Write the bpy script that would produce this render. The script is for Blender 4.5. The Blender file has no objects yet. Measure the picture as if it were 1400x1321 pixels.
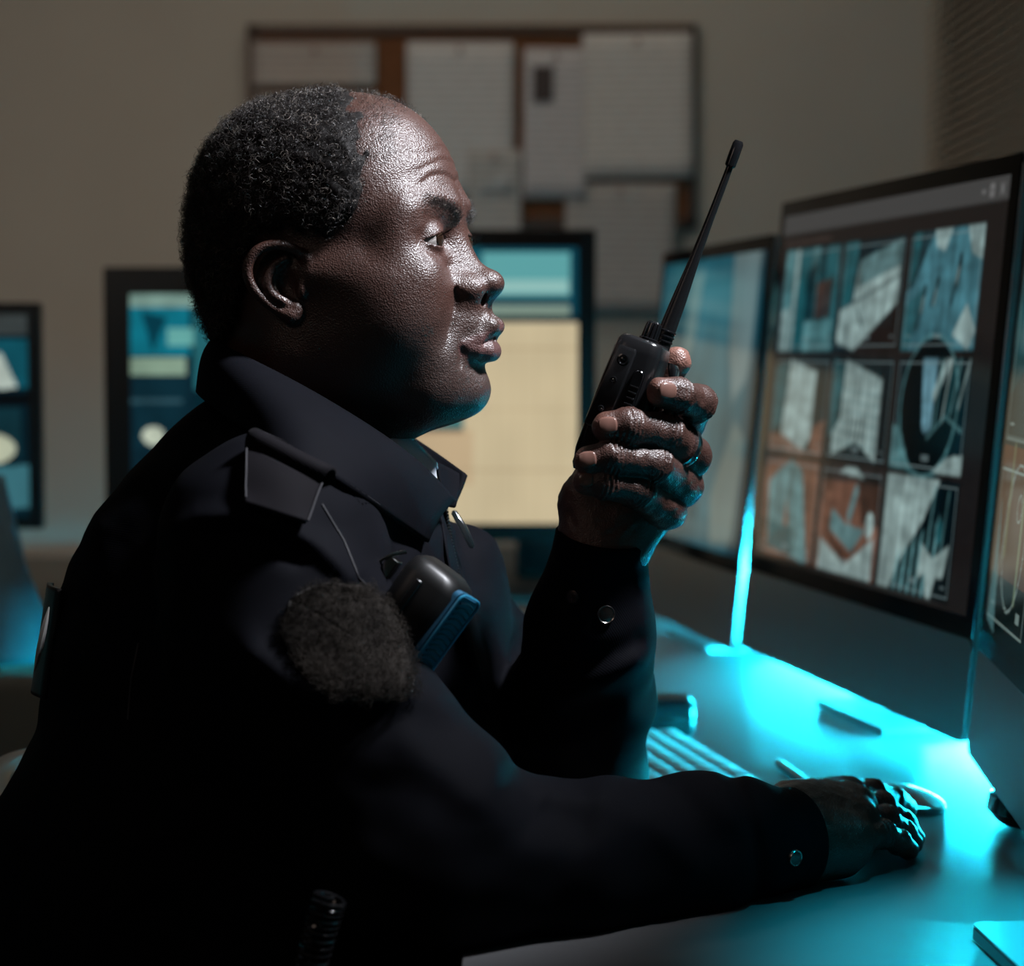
import bpy, math, random
import numpy as np
from mathutils import Vector, Matrix

# ------------------------------------------------------------------ camera, world, lights, exposure
F_PX, CX, CY = 3000.0, 700.0, 660.5
PITCH = math.atan((660.5 - 485.0) / F_PX)          # looking slightly down
CAM_Z = 1.09
DESK_Z = 0.73
scene = bpy.context.scene
col = scene.collection
cam_d = bpy.data.cameras.new('camera')
cam = bpy.data.objects.new('camera', cam_d)
col.objects.link(cam)
cam.location = (0, 0, CAM_Z)
cam.rotation_euler = (math.pi / 2 - PITCH, 0, 0)
cam_d.sensor_width = 36.0
cam_d.lens = F_PX * 36.0 / 1400.0
cam_d.clip_start = 0.05
cam_d.dof.use_dof = True
cam_d.dof.focus_distance = 1.47
cam_d.dof.aperture_fstop = 5.0
scene.camera = cam
scene.view_settings.view_transform = 'Standard'
scene.view_settings.look = 'None'
scene.view_settings.gamma = 1
scene.view_settings.use_curve_mapping = False
scene.view_settings.exposure = 0.0
scene.cycles.use_denoising = True
scene.cycles.max_bounces = 6
scene.cycles.sample_clamp_indirect = 4.0

def at(px, py, d):
    """world point seen at pixel (px,py), at distance d along the camera axis"""
    x = (px - CX) / F_PX * d
    v = -(py - CY) / F_PX * d
    c, s = math.cos(PITCH), math.sin(PITCH)
    return np.array([x, d * c + v * s, CAM_Z - d * s + v * c])

def on_desk(px, py, z=None):
    z = DESK_Z if z is None else z
    a = at(px, py, 1.0) - np.array([0, 0, CAM_Z])
    return np.array([0, 0, CAM_Z]) + a * ((z - CAM_Z) / a[2])

world = bpy.data.worlds.new('world')
scene.world = world
world.use_nodes = True
world.node_tree.nodes['Background'].inputs[0].default_value = (0.75, 0.72, 0.72, 1)
world.node_tree.nodes['Background'].inputs[1].default_value = 0.020

def lamp(name, kind, loc, target, power, color, size=0.3, size_y=None, spread=None, angle=None, blend=0.5, cam_vis=False):
    d = bpy.data.lights.new(name, kind)
    d.energy = power
    d.color = color
    if kind == 'AREA':
        d.size = size
        if size_y:
            d.shape = 'RECTANGLE'; d.size_y = size_y
        if spread: d.spread = spread
    if kind == 'SPOT':
        d.shadow_soft_size = size; d.spot_size = angle; d.spot_blend = blend
    if kind == 'POINT':
        d.shadow_soft_size = size
    o = bpy.data.objects.new(name, d)
    o.location = Vector(loc)
    v = Vector(target) - Vector(loc)
    o.rotation_euler = v.to_track_quat('-Z', 'Y').to_euler()
    col.objects.link(o)
    return o
LED = 1300.0
lamp('added_cyan_desk_spot', 'SPOT', (.50, 1.28, 2.65), (.365, 1.27, .73), 560, (0.0, .74, 1.0), .05, angle=math.radians(15), blend=1.0)  # added unseen cyan light that brightens the lower right of the desk
HEADW = at(470, 340, 1.50)
lamp('face_key_spot', 'SPOT', (.72, 1.30, 2.12), HEADW + np.array([.05, -.02, -.05]), 215, (.90, .93, 1.0), .10, angle=math.radians(30), blend=.7)  # added unseen key light for the face, not a ceiling fixture
lamp('room_lamp', 'AREA', (-1.2, 1.7, 2.35), (-.6, 4.2, .45), 4.3, (1.0, .86, .73), .7, spread=math.radians(95))
lamp('room_lamp_right', 'AREA', (.1, 3.2, 2.65), (.3, 3.9, 1.0), 3.2, (1.0, .88, .72), .5)
lamp('side_fill', 'AREA', (-1.2, .1, 2.2), HEADW, 1.3, (1.0, .76, .64), .6)  # added unseen fill for the near side of the head

# ------------------------------------------------------------------ object helpers
def tag(o, label=None, cat=None, group=None, kind=None):
    if label: o['label'] = label
    if cat: o['category'] = cat
    if group: o['group'] = group
    if kind: o['kind'] = kind
    return o

def empty(name, loc=(0, 0, 0), rot=(0, 0, 0), parent=None):
    o = bpy.data.objects.new(name, None)
    o.empty_display_size = 0.05
    o.location = loc; o.rotation_euler = rot
    col.objects.link(o)
    if parent: o.parent = parent
    return o

def mesh_obj(name, V, Fc, mat=None, parent=None, smooth=True, sharp=None):
    me = bpy.data.meshes.new(name)
    V = np.asarray(V, dtype=np.float32)
    if isinstance(Fc, np.ndarray):
        k = Fc.shape[1]
        me.vertices.add(len(V)); me.vertices.foreach_set('co', V.ravel())
        me.loops.add(Fc.size); me.loops.foreach_set('vertex_index', Fc.astype(np.int32).ravel())
        me.polygons.add(len(Fc))
        me.polygons.foreach_set('loop_start', np.arange(0, Fc.size, k, dtype=np.int32))
        me.polygons.foreach_set('loop_total', np.full(len(Fc), k, dtype=np.int32))
        me.update(calc_edges=True); me.validate()
    else:
        me.from_pydata([tuple(map(float, v)) for v in V], [], Fc)
        me.update()
    me.polygons.foreach_set('use_smooth', np.full(len(me.polygons), smooth))
    if smooth and sharp:
        me.set_sharp_from_angle(angle=sharp)
    if mat: me.materials.append(mat)
    o = bpy.data.objects.new(name, me)
    col.objects.link(o)
    if parent:
        o.parent = parent
    return o

class MB:
    """collects shapes into one mesh"""
    def __init__(s): s.v = []; s.f = []
    def add(s, V, Fc):
        n = len(s.v)
        s.v += [tuple(map(float, v)) for v in V]
        s.f += [tuple(int(i) + n for i in f) for f in Fc]
        return s
    def box(s, c, d, M=None, bev=0.0):
        x, y, z = d[0] / 2, d[1] / 2, d[2] / 2
        if bev <= 0:
            V = [(i * x, j * y, k * z) for i in (-1, 1) for j in (-1, 1) for k in (-1, 1)]
            Fc = [(0, 1, 3, 2), (4, 6, 7, 5), (0, 4, 5, 1), (2, 3, 7, 6), (0, 2, 6, 4), (1, 5, 7, 3)]
        else:
            import bmesh
            b = bmesh.new(); bmesh.ops.create_cube(b, size=1)
            for v in b.verts: v.co = Vector((v.co.x * d[0], v.co.y * d[1], v.co.z * d[2]))
            bmesh.ops.bevel(b, geom=b.edges[:], offset=bev, segments=3, affect='EDGES', profile=0.6)
            b.verts.index_update()
            V = [tuple(v.co) for v in b.verts]; Fc = [tuple(v.index for v in f.verts) for f in b.faces]; b.free()
        V = [Vector(v) + Vector(c) for v in V]
        if M is not None: V = [M @ v for v in V]
        return s.add(V, Fc)
    def prism(s, pts, t, M=None, bev=0.0):
        """outline in the local x,y plane, thickness t along z (centred)"""
        import bmesh
        b = bmesh.new()
        vs = [b.verts.new((p[0], p[1], -t / 2)) for p in pts]
        f = b.faces.new(vs)
        r = bmesh.ops.extrude_face_region(b, geom=[f])
        for g in r['geom']:
            if isinstance(g, bmesh.types.BMVert): g.co.z += t
        bmesh.ops.recalc_face_normals(b, faces=b.faces[:])
        if bev > 0:
            ed = [e for e in b.edges if len(e.link_faces) == 2 and e.calc_face_angle(0) > 0.9]
            bmesh.ops.bevel(b, geom=ed, offset=bev, segments=3, affect='EDGES')
        b.verts.index_update()
        V = [v.co.copy() for v in b.verts]; Fc = [tuple(v.index for v in f.verts) for f in b.faces]; b.free()
        if M is not None: V = [M @ v for v in V]
        return s.add(V, Fc)
    def tube(s, pts, r, n=10, cap=True, closed=False):
        P = [Vector(p) for p in pts]; m = len(P)
        R = r if hasattr(r, '__len__') else [r] * m
        up = None; rings = []
        for i in range(m):
            if closed: t = (P[(i + 1) % m] - P[i - 1]).normalized()
            else: t = (P[min(i + 1, m - 1)] - P[max(i - 1, 0)]).normalized()
            if up is None:
                up = t.orthogonal().normalized()
            else:
                up = (up - t * up.dot(t)).normalized()
            w = t.cross(up)
            rings.append([P[i] + (up * math.cos(a) + w * math.sin(a)) * R[i] for a in [2 * math.pi * k / n for k in range(n)]])
        V = [v for q in rings for v in q]; Fc = []
        for i in range(m if closed else m - 1):
            j = (i + 1) % m
            for k in range(n):
                l = (k + 1) % n
                Fc.append((i * n + k, i * n + l, j * n + l, j * n + k))
        if cap and not closed:
            Fc.append(tuple(reversed(range(n)))); Fc.append(tuple(range((m - 1) * n, m * n)))
        return s.add(V, Fc)
    def lathe(s, prof, M=None, n=32, caps=True):
        """profile (radius, height) about local z"""
        V = []; Fc = []
        for r, h in prof:
            for k in range(n):
                a = 2 * math.pi * k / n
                V.append(Vector((r * math.cos(a), r * math.sin(a), h)))
        for i in range(len(prof) - 1):
            for k in range(n):
                l = (k + 1) % n
                Fc.append((i * n + k, i * n + l, (i + 1) * n + l, (i + 1) * n + k))
        if caps: Fc.append(tuple(reversed(range(n)))); Fc.append(tuple(range((len(prof) - 1) * n, len(prof) * n)))
        if M is not None: V = [M @ v for v in V]
        return s.add(V, Fc)
    def build(s, name, mat, parent=None, smooth=True, sharp=math.radians(35)):
        o = mesh_obj(name, s.v, s.f, mat, parent, smooth, sharp)
        return o

# ------------------------------------------------------------------ materials
def new_mat(name):
    m = bpy.data.materials.new(name); m.use_nodes = True
    nt = m.node_tree; b = nt.nodes['Principled BSDF']
    return m, nt, b

def simple(name, color, rough=0.5, metal=0.0, spec=0.5, noise=0.0, nscale=40, bump=0.0, bscale=200, coat=0.0, sheen=0.0):
    m, nt, b = new_mat(name)
    b.inputs['Base Color'].default_value = (*color, 1)
    b.inputs['Roughness'].default_value = rough
    b.inputs['Metallic'].default_value = metal
    b.inputs['Specular IOR Level'].default_value = spec
    b.inputs['Coat Weight'].default_value = coat
    b.inputs['Sheen Weight'].default_value = sheen
    tc = nt.nodes.new('ShaderNodeTexCoord')
    if noise > 0:
        n = nt.nodes.new('ShaderNodeTexNoise'); n.inputs['Scale'].default_value = nscale; n.inputs['Detail'].default_value = 4
        nt.links.new(tc.outputs['Object'], n.inputs['Vector'])
        mx = nt.nodes.new('ShaderNodeMix'); mx.data_type = 'RGBA'
        mx.inputs['A'].default_value = (*[c * (1 - noise) for c in color], 1)
        mx.inputs['B'].default_value = (*[min(1, c * (1 + noise)) for c in color], 1)
        nt.links.new(n.outputs['Fac'], mx.inputs['Factor']); nt.links.new(mx.outputs['Result'], b.inputs['Base Color'])
    if bump > 0:
        n = nt.nodes.new('ShaderNodeTexNoise'); n.inputs['Scale'].default_value = bscale; n.inputs['Detail'].default_value = 3
        nt.links.new(tc.outputs['Object'], n.inputs['Vector'])
        bp = nt.nodes.new('ShaderNodeBump'); bp.inputs['Strength'].default_value = bump; bp.inputs['Distance'].default_value = 0.001
        nt.links.new(n.outputs['Fac'], bp.inputs['Height']); nt.links.new(bp.outputs['Normal'], b.inputs['Normal'])
    return m

# ------------------------------------------------------------------ implicit surfaces: distance fields and their extraction
def smin(a, b, k):
    h = np.maximum(k - np.abs(a - b), 0) / k
    return np.minimum(a, b) - h * h * k * 0.25
def smax(a, b, k): return -smin(-a, -b, k)
def sstep(e0, e1, x):
    t = np.clip((x - e0) / (e1 - e0), 0, 1); return t * t * (3 - 2 * t)
def ell(P, c, r, R=None):
    q = P - np.asarray(c, np.float32)
    if R is not None: q = q @ np.asarray(R, np.float32)      # columns of R are the ellipsoid's axes
    r = np.asarray(r, np.float32)
    k0 = np.sqrt(((q / r) ** 2).sum(1)); k1 = np.sqrt(((q / (r * r)) ** 2).sum(1)) + 1e-9
    return k0 * (k0 - 1) / k1
def cap(P, a, b, ra, rb):
    a = np.asarray(a, np.float32); b = np.asarray(b, np.float32)
    ab = b - a; t = np.clip(((P - a) @ ab) / max(float(ab @ ab), 1e-12), 0, 1)
    return np.sqrt(((P - a - t[:, None] * ab) ** 2).sum(1)) - (ra + (rb - ra) * t)
def chain(P, pts, rs, k=0.0):
    d = None
    for i in range(len(pts) - 1):
        e = cap(P, pts[i], pts[i + 1], rs[i], rs[i + 1])
        d = e if d is None else (smin(d, e, k) if k > 0 else np.minimum(d, e))
    return d
def polyline_dist(P, pts):
    d = None
    for i in range(len(pts) - 1):
        e = cap(P, pts[i], pts[i + 1], 0, 0)
        d = e if d is None else np.minimum(d, e)
    return d
def cr(pts, rs, m=4):
    """a smoother polyline through the points, with its radii"""
    P = np.array([list(p) + [r] for p, r in zip(pts, rs)], float); P = np.vstack([2 * P[0] - P[1], P, 2 * P[-1] - P[-2]]); out = []
    for i in range(1, len(P) - 2):
        for t in np.linspace(0, 1, m, endpoint=False):
            a, b, c, d = P[i - 1:i + 3]
            out.append(.5 * (2 * b + (c - a) * t + (2 * a - 5 * b + 4 * c - d) * t ** 2 + (3 * b - a - 3 * c + d) * t ** 3))
    out.append(P[-2]); out = np.array(out)
    return out[:, :3], out[:, 3]
def frame(x, up=(0, 0, 1)):
    x = np.array(x, float); x /= np.linalg.norm(x)
    y = np.cross(up, x); y /= np.linalg.norm(y); z = np.cross(x, y)
    return np.array([x, y, z]).T

def extract(fn, lo, hi, h, project=True, B=8, slack=1.15, chunk=1500000):
    """surface nets over a sparse block grid"""
    lo = np.array(lo, np.float32); hi = np.array(hi, np.float32)
    nb = np.ceil((hi - lo) / (h * B)).astype(int)
    cs = [lo[i] + (np.arange(nb[i]) + 0.5) * B * h for i in range(3)]
    G = np.stack(np.meshgrid(*cs, indexing='ij'), -1).reshape(-1, 3).astype(np.float32)
    def ev(P):
        return np.concatenate([fn(P[i:i + chunk]) for i in range(0, len(P), chunk)]).astype(np.float32) if len(P) else np.zeros(0, np.float32)
    dc = ev(G)
    n = nb * B
    F = np.repeat(np.repeat(np.repeat(dc.reshape(nb), B, 0), B, 1), B, 2)
    near = np.where(np.abs(dc) < B * h * 0.87 * slack + h)[0]
    off = np.stack(np.meshgrid(*[np.arange(B)] * 3, indexing='ij'), -1).reshape(-1, 3)
    bi = np.stack(np.unravel_index(near, nb), -1)
    step = max(1, chunk // (B ** 3))
    for s in range(0, len(bi), step):
        idx = (bi[s:s + step, None, :] * B + off[None]).reshape(-1, 3)
        P = lo + (idx.astype(np.float32) + 0.5) * h
        F[idx[:, 0], idx[:, 1], idx[:, 2]] = fn(P)
    F[0] = F[-1] = 1; F[:, 0] = F[:, -1] = 1; F[:, :, 0] = F[:, :, -1] = 1
    S = F < 0
    c = S[:-1, :-1, :-1].astype(np.int8)
    tot = c.copy()
    for dx, dy, dz in [(1,0,0),(0,1,0),(0,0,1),(1,1,0),(1,0,1),(0,1,1),(1,1,1)]:
        tot += S[dx:S.shape[0]-1+dx, dy:S.shape[1]-1+dy, dz:S.shape[2]-1+dz]
    A = np.argwhere((tot > 0) & (tot < 8))
    vid = np.full(tot.shape, -1, np.int32); vid[A[:, 0], A[:, 1], A[:, 2]] = np.arange(len(A))
    acc = np.zeros((len(A), 3), np.float32); cnt = np.zeros(len(A), np.float32)
    for ax in range(3):
        o = [a for a in range(3) if a != ax]
        for u in (0, 1):
            for v in (0, 1):
                c0 = A.copy(); c0[:, o[0]] += u; c0[:, o[1]] += v
                c1 = c0.copy(); c1[:, ax] += 1
                f0 = F[c0[:, 0], c0[:, 1], c0[:, 2]]; f1 = F[c1[:, 0], c1[:, 1], c1[:, 2]]
                m = (f0 < 0) != (f1 < 0)
                t = np.clip(f0 / np.where(m, f0 - f1, 1), 0, 1)
                p = np.zeros((len(A), 3), np.float32)
                p[:, ax] = t; p[:, o[0]] = u; p[:, o[1]] = v
                acc[m] += p[m]; cnt[m] += 1
    V = lo + (A + acc / np.maximum(cnt, 1)[:, None] + 0.5) * h
    V = V.astype(np.float32)
    Q = []
    for ax in range(3):
        o = [a for a in range(3) if a != ax]
        sl0 = [slice(1, -1)] * 3; sl0[ax] = slice(0, -1)
        sl1 = [slice(1, -1)] * 3; sl1[ax] = slice(1, None)
        a = S[tuple(sl0)]; b = S[tuple(sl1)]
        for flip, m in ((0, a & ~b), (1, ~a & b)):
            I = np.argwhere(m)
            I2 = I.copy(); I2[:, o[0]] += 1; I2[:, o[1]] += 1
            q = []
            for du, dv in ((-1, -1), (0, -1), (0, 0), (-1, 0)):
                J = I2.copy(); J[:, o[0]] += du; J[:, o[1]] += dv
                q.append(vid[J[:, 0], J[:, 1], J[:, 2]])
            q = np.stack(q, -1)
            if flip ^ (ax == 1): q = q[:, ::-1]
            Q.append(q)
    Q = np.concatenate(Q); Q = Q[(Q >= 0).all(1)]
    if project:
        e = h * 0.25
        for _ in range(2):
            d = ev(V)
            g = np.stack([ev(V + np.eye(3, dtype=np.float32)[k] * e) - d for k in range(3)], -1) / e
            g2 = (g ** 2).sum(1) + 0.05
            st = (d / g2)[:, None] * g
            ln = np.sqrt((st ** 2).sum(1))[:, None]
            V = V - st * np.minimum(1, h * 0.4 / (ln + 1e-9))
    return V, Q

def vnoise(P, scale, seed=0):
    """smooth value noise in -1..1"""
    q = P * scale + seed * 17.31
    i = np.floor(q).astype(np.int64); f = (q - i).astype(np.float32); f = f * f * (3 - 2 * f)
    def hsh(x, y, z):
        n = (x * 73856093) ^ (y * 19349663) ^ (z * 83492791) ^ (seed * 2654435)
        n = (n ^ (n >> 13)) * 1274126177; n = n ^ (n >> 16)
        return ((n & 0xffff).astype(np.float32) / 32767.5) - 1
    r = 0
    for dx in (0, 1):
        for dy in (0, 1):
            for dz in (0, 1):
                w = (f[:, 0] if dx else 1 - f[:, 0]) * (f[:, 1] if dy else 1 - f[:, 1]) * (f[:, 2] if dz else 1 - f[:, 2])
                r = r + w * hsh(i[:, 0] + dx, i[:, 1] + dy, i[:, 2] + dz)
    return r
# ------------------------------------------------------------------ the room
def wall_mat(name, c, bump=.15):
    return simple(name, c, .85, 0, .2, .06, 6, bump, 120)
WALLM = wall_mat('warm_grey_paint', (.42, .395, .355)); CEILM = wall_mat('ceiling_paint', (.6, .6, .58)); 
FLOORM = simple('dark_carpet', (.06, .06, .065), .95, 0, .2, .3, 80, .4, 300)
BY = 4.20; RX = 0.792; LX = -3.2; FY = -1.6; CZ = 2.75
def slab(name, lo, hi, mat, kind='structure'):
    lo = np.array(lo, float); hi = np.array(hi, float)
    o = MB().box(tuple((lo + hi) / 2), tuple(hi - lo)).build(name, mat, None, smooth=False)
    if kind: o['kind'] = kind
    return o
slab('floor', (LX - .1, FY - .1, -.05), (RX + .1, BY + .1, 0), FLOORM)
slab('ceiling', (LX - .1, FY - .1, CZ), (RX + .1, BY + .1, CZ + .05), CEILM)
slab('wall_back', (LX - .1, BY, 0), (RX + .1, BY + .1, CZ), WALLM)
slab('wall_right', (RX, FY, 0), (RX + .1, BY, CZ), WALLM)
slab('wall_left', (LX - .1, FY, 0), (LX, BY, CZ), WALLM)
slab('wall_front', (LX - .1, FY - .1, 0), (RX + .1, FY, CZ), WALLM)
TRIMM = simple('trim_paint', (.35, .34, .31), .5)
slab('baseboard_back', (LX, BY - .015, 0), (RX, BY, .09), TRIMM)
slab('baseboard_left', (LX, FY, 0), (LX + .015, BY - .015, .09), TRIMM)
# window blind on the right wall: many thin slats
blind = empty('window_blind', (RX - .03, 3.1, 1.0))
tag(blind, 'closed grey horizontal slat window blind on the right wall', 'window blind')
bm_ = simple('grey_blind_slat', (.40, .34, .28), .5)
mb = MB()
for k in range(54):
    z = .055 + k * .0175
    mb.box((0, 0, 0), (.0014, 1.95, .0165), Matrix.Translation((0, 0, z)) @ Matrix.Rotation(.70, 4, 'Y'))
mb.build('slats', bm_, blind, smooth=False)
MB().box((0, 0, 1.02), (.05, 1.98, .04), bev=.004).build('head_rail', bm_, blind)
MB().box((0, 0, .035), (.02, 1.95, .018), bev=.003).build('bottom_rail', bm_, blind)
for y in (-.7, 0, .7): MB().tube([(-.015, y, .03), (-.015, y, 1.0)], .0012, 5).build('cord', bm_, blind)

# ------------------------------------------------------------------ cork board with papers
def px_on_back(px, py, off=0.0):
    a = at(px, py, 1.0) - np.array([0, 0, CAM_Z]); t = (BY - off) / a[1]
    return np.array([0, 0, CAM_Z]) + a * t
tl = px_on_back(338, 34, .02); br = px_on_back(952, 312, .02)
board = empty('notice_board', ((tl[0] + br[0]) / 2, BY - .012, (tl[2] + br[2]) / 2))
tag(board, 'brown wood-framed notice board on the back wall, nearly covered with papers', 'notice board')
bw, bh = br[0] - tl[0], tl[2] - br[2]
MB().box((0, 0, 0), (bw, .016, bh)).build('board', simple('brown_cork', (.16, .065, .030), .9, 0, .1, .25, 60, .3, 400), board, smooth=False)
fr = MB(); fw = .020
for sx in (-1, 1): fr.box((sx * (bw / 2 - fw / 2), -.010, 0), (fw, .014, bh), bev=.002)
for sz in (-1, 1): fr.box((0, -.010, sz * (bh / 2 - fw / 2)), (bw, .014, fw), bev=.002)
fr.build('frame', simple('dark_brown_wood', (.060, .030, .018), .5, 0, .4, .3, 30), board)
def paper_mat(name, c, lines=True):
    m, nt, b = new_mat(name); b.inputs['Roughness'].default_value = .8
    tc = nt.nodes.new('ShaderNodeTexCoord'); w = nt.nodes.new('ShaderNodeTexWave'); w.bands_direction = 'Z'; w.inputs['Scale'].default_value = 22
    nt.links.new(tc.outputs['Object'], w.inputs['Vector'])
    n = nt.nodes.new('ShaderNodeTexNoise'); n.inputs['Scale'].default_value = 45
    mp = nt.nodes.new('ShaderNodeMapping'); mp.inputs['Scale'].default_value = (1, 1, 3)
    nt.links.new(tc.outputs['Object'], mp.inputs['Vector']); nt.links.new(mp.outputs['Vector'], n.inputs['Vector'])
    ml = nt.nodes.new('ShaderNodeMath'); ml.operation = 'MULTIPLY'
    nt.links.new(w.outputs['Fac'], ml.inputs[0]); nt.links.new(n.outputs['Fac'], ml.inputs[1])
    mx = nt.nodes.new('ShaderNodeMix'); mx.data_type = 'RGBA'
    mx.inputs['A'].default_value = (*c, 1); mx.inputs['B'].default_value = (*[v * .45 for v in c], 1)
    nt.links.new(ml.outputs[0], mx.inputs['Factor']); nt.links.new(mx.outputs['Result'], b.inputs['Base Color'])
    return m
papers = [
 ('paper_sheet', (346, 58, 514, 118), .0, (.46, .42, .40), 'narrow grey paper at the top left of the notice board', 0),
 ('paper_sheet', (350, 128, 516, 318), .2, (.40, .38, .36), 'wide grey paper behind the man\'s head on the notice board', 0),
 ('paper_sheet', (556, 58, 702, 268), .0, (.62, .60, .60), 'tall printed sheet left of the brown gap in the middle of the notice board', 1),
 ('paper_sheet', (716, 66, 802, 272), .4, (.56, .54, .56), 'sheet with a small dark picture at its top on the notice board', 1),
 ('paper_sheet', (797, 46, 946, 244), -.6, (.62, .60, .59), 'large printed sheet at the top right of the notice board', 2),
 ('paper_sheet', (640, 205, 712, 330), .3, (.48, .46, .45), 'short sheet pinned low beneath the tall printed one', 2),
 ('paper_sheet', (772, 250, 922, 425), .8, (.44, .42, .41), 'large grey sheet hanging below the lower edge of the notice board', 0)]
pin_m = simple('pin', (.25, .1, .08), .3)
for nm, (x0, y0, x1, y1), rot, c, lab, lay in papers:
    a, b = px_on_back(x0, y0, .03), px_on_back(x1, y1, .03)
    w, h = b[0] - a[0], a[2] - b[2]
    o = empty(nm, ((a[0] + b[0]) / 2, BY - .0330 - lay * .0030, (a[2] + b[2]) / 2), (0, math.radians(rot), 0))
    tag(o, lab, 'paper', 'papers pinned to the notice board')
    V = []; Fq = []
    for i in range(9):
        for j in range(9):
            u, v = i / 8 - .5, j / 8 - .5
            V.append((u * w, -.010 * max(0, -v) ** 2 * 1.5 - .004 * abs(u) ** 3 * 4, v * h))
    for i in range(8):
        for j in range(8): Fq.append((i * 9 + j, (i + 1) * 9 + j, (i + 1) * 9 + j + 1, i * 9 + j + 1))
    s = mesh_obj('sheet', V, Fq, paper_mat('printed_paper', c), o)
    sm = s.modifiers.new('t', 'SOLIDIFY'); sm.thickness = .0006
    MB().lathe([(.002, 0), (.004, .004), (.004, .009), (.002, .010)], Matrix.Translation((0, -.002, h / 2 - .015)) @ Matrix.Rotation(math.pi / 2, 4, 'X'), 12).build('push_pin', pin_m, o)
    if 'dark picture' in lab:
        pa = px_on_back(728, 92, .03); pb = px_on_back(756, 140, .03)
        MB().box(((pa[0] + pb[0]) / 2 - o.location.x, -.003, (pa[2] + pb[2]) / 2 - o.location.z), (pb[0] - pa[0], .003, pa[2] - pb[2])).build('dark_picture', simple('dark_print', (.04, .025, .025), .6), s, smooth=False)

# ------------------------------------------------------------------ desks
DESKM = simple('satin_grey_desktop', (.15, .15, .155), .34, 0, .5, .05, 30, .05, 900)
METAL_D = simple('dark_metal', (.04, .04, .045), .4, .6)
def desk(label, x0, x1, y0, y1, mat, group=None):
    o = empty('desk', ((x0 + x1) / 2, (y0 + y1) / 2, 0)); tag(o, label, 'desk')
    cx, cy = o.location.x, o.location.y
    MB().box((0, 0, DESK_Z - .0125), (x1 - x0, y1 - y0, .025), bev=.002).build('desktop', mat, o)
    for sx in (-1, 1):
        for sy in (-1, 1):
            MB().box((sx * ((x1 - x0) / 2 - .05), sy * ((y1 - y0) / 2 - .06), (DESK_Z - .025) / 2), (.045, .045, DESK_Z - .025), bev=.003).build('leg', METAL_D, o)
    return o
desk('main desk with a satin grey top glowing cyan beneath the monitors', -.03, RX - .005, .82, 3.30, DESKM)
desk('second desk by the back wall, carrying the blurred monitors', -1.9, -.06, 2.62, 3.9, simple('brown_grey_desktop', (.10, .085, .07), .5, 0, .4, .1, 20))
desk('narrow side desk along the back wall behind the main desk', -.04, RX - .005, 3.33, 4.1, simple('dark_side_desktop', (.07, .062, .055), .5, 0, .4, .1, 20))
# ------------------------------------------------------------------ pictures shown on the screens, drawn into a fine grid of coloured cells
class Canvas:
    def __init__(s, w, h, bg):
        s.w, s.h = w, h; s.c = np.tile(np.array(bg, float), (h, w, 1))
        s.Y, s.X = np.mgrid[0:h, 0:w]; s.X = (s.X + .5) / w; s.Y = (s.Y + .5) / h
    def _put(s, m, c, a=1.0):
        m = (m * a)[..., None] if m.dtype != bool else (m.astype(float) * a)[..., None]
        s.c = s.c * (1 - m) + np.array(c, float) * m
    def rect(s, x0, y0, x1, y1, c, a=1.0): s._put((s.X >= x0) & (s.X < x1) & (s.Y >= y0) & (s.Y < y1), c, a)
    def poly(s, P, c, a=1.0, clip=None):
        m = np.zeros((s.h, s.w), bool); n = len(P)
        for i in range(n):
            x1, y1 = P[i]; x2, y2 = P[i - 1]
            if y1 == y2: continue
            k = ((y1 > s.Y) != (y2 > s.Y)) & (s.X < (x2 - x1) * (s.Y - y1) / (y2 - y1) + x1); m ^= k
        if clip is not None: m &= (s.X >= clip[0]) & (s.X < clip[2]) & (s.Y >= clip[1]) & (s.Y < clip[3])
        s._put(m, c, a)
    def line(s, P, w, c, a=1.0, clip=None):
        asp = s.h / s.w
        for i in range(len(P) - 1):
            (x1, y1), (x2, y2) = P[i], P[i + 1]
            dx, dy = x2 - x1, (y2 - y1) * asp; L = dx * dx + dy * dy + 1e-12
            t = np.clip(((s.X - x1) * dx + (s.Y - y1) * asp * dy) / L, 0, 1)
            d = np.hypot(s.X - x1 - t * dx, (s.Y - y1) * asp - t * dy)
            m = np.clip((w - d) * s.w + .5, 0, 1)
            if clip is not None: m = m * ((s.X >= clip[0]) & (s.X < clip[2]) & (s.Y >= clip[1]) & (s.Y < clip[3]))
            s._put(m, c, a)
    def oval(s, x, y, rx, ry, c, a=1.0, ring=None):
        d = np.hypot((s.X - x) / rx, (s.Y - y) / ry)
        m = d < 1 if ring is None else (d < 1) & (d > 1 - ring)
        s._put(m, c, a)
    def grain(s, x0, y0, x1, y1, amp, sx, sy, seed):
        r = np.random.default_rng(seed); g = r.random((64, 64))
        m = (s.X >= x0) & (s.X < x1) & (s.Y >= y0) & (s.Y < y1)
        u = (s.X * sx) % 63; v = (s.Y * sy) % 63
        i, j = u.astype(int), v.astype(int); fu, fv = u - i, v - j
        n = (g[j, i] * (1 - fu) + g[j, i + 1] * fu) * (1 - fv) + (g[j + 1, i] * (1 - fu) + g[j + 1, i + 1] * fu) * fv
        s.c = np.where(m[..., None], np.clip(s.c * (1 + amp * (n[..., None] * 2 - 1)), 0, 4), s.c)
def soften(c, k):
    for ax in (0, 1):
        n = c.c.shape[ax]; acc = 0
        for o_ in range(-k, k + 1): acc = acc + np.take(c.c, np.clip(np.arange(n) + o_, 0, n - 1), axis=ax)
        c.c = acc / (2 * k + 1)
    return c
def srgb(*v): return [(c / 255.0) ** 2.2 for c in v]
T_D, T_M, T_L, T_W = srgb(10, 40, 48), srgb(42, 104, 112), srgb(105, 160, 165), srgb(172, 200, 198)
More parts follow.
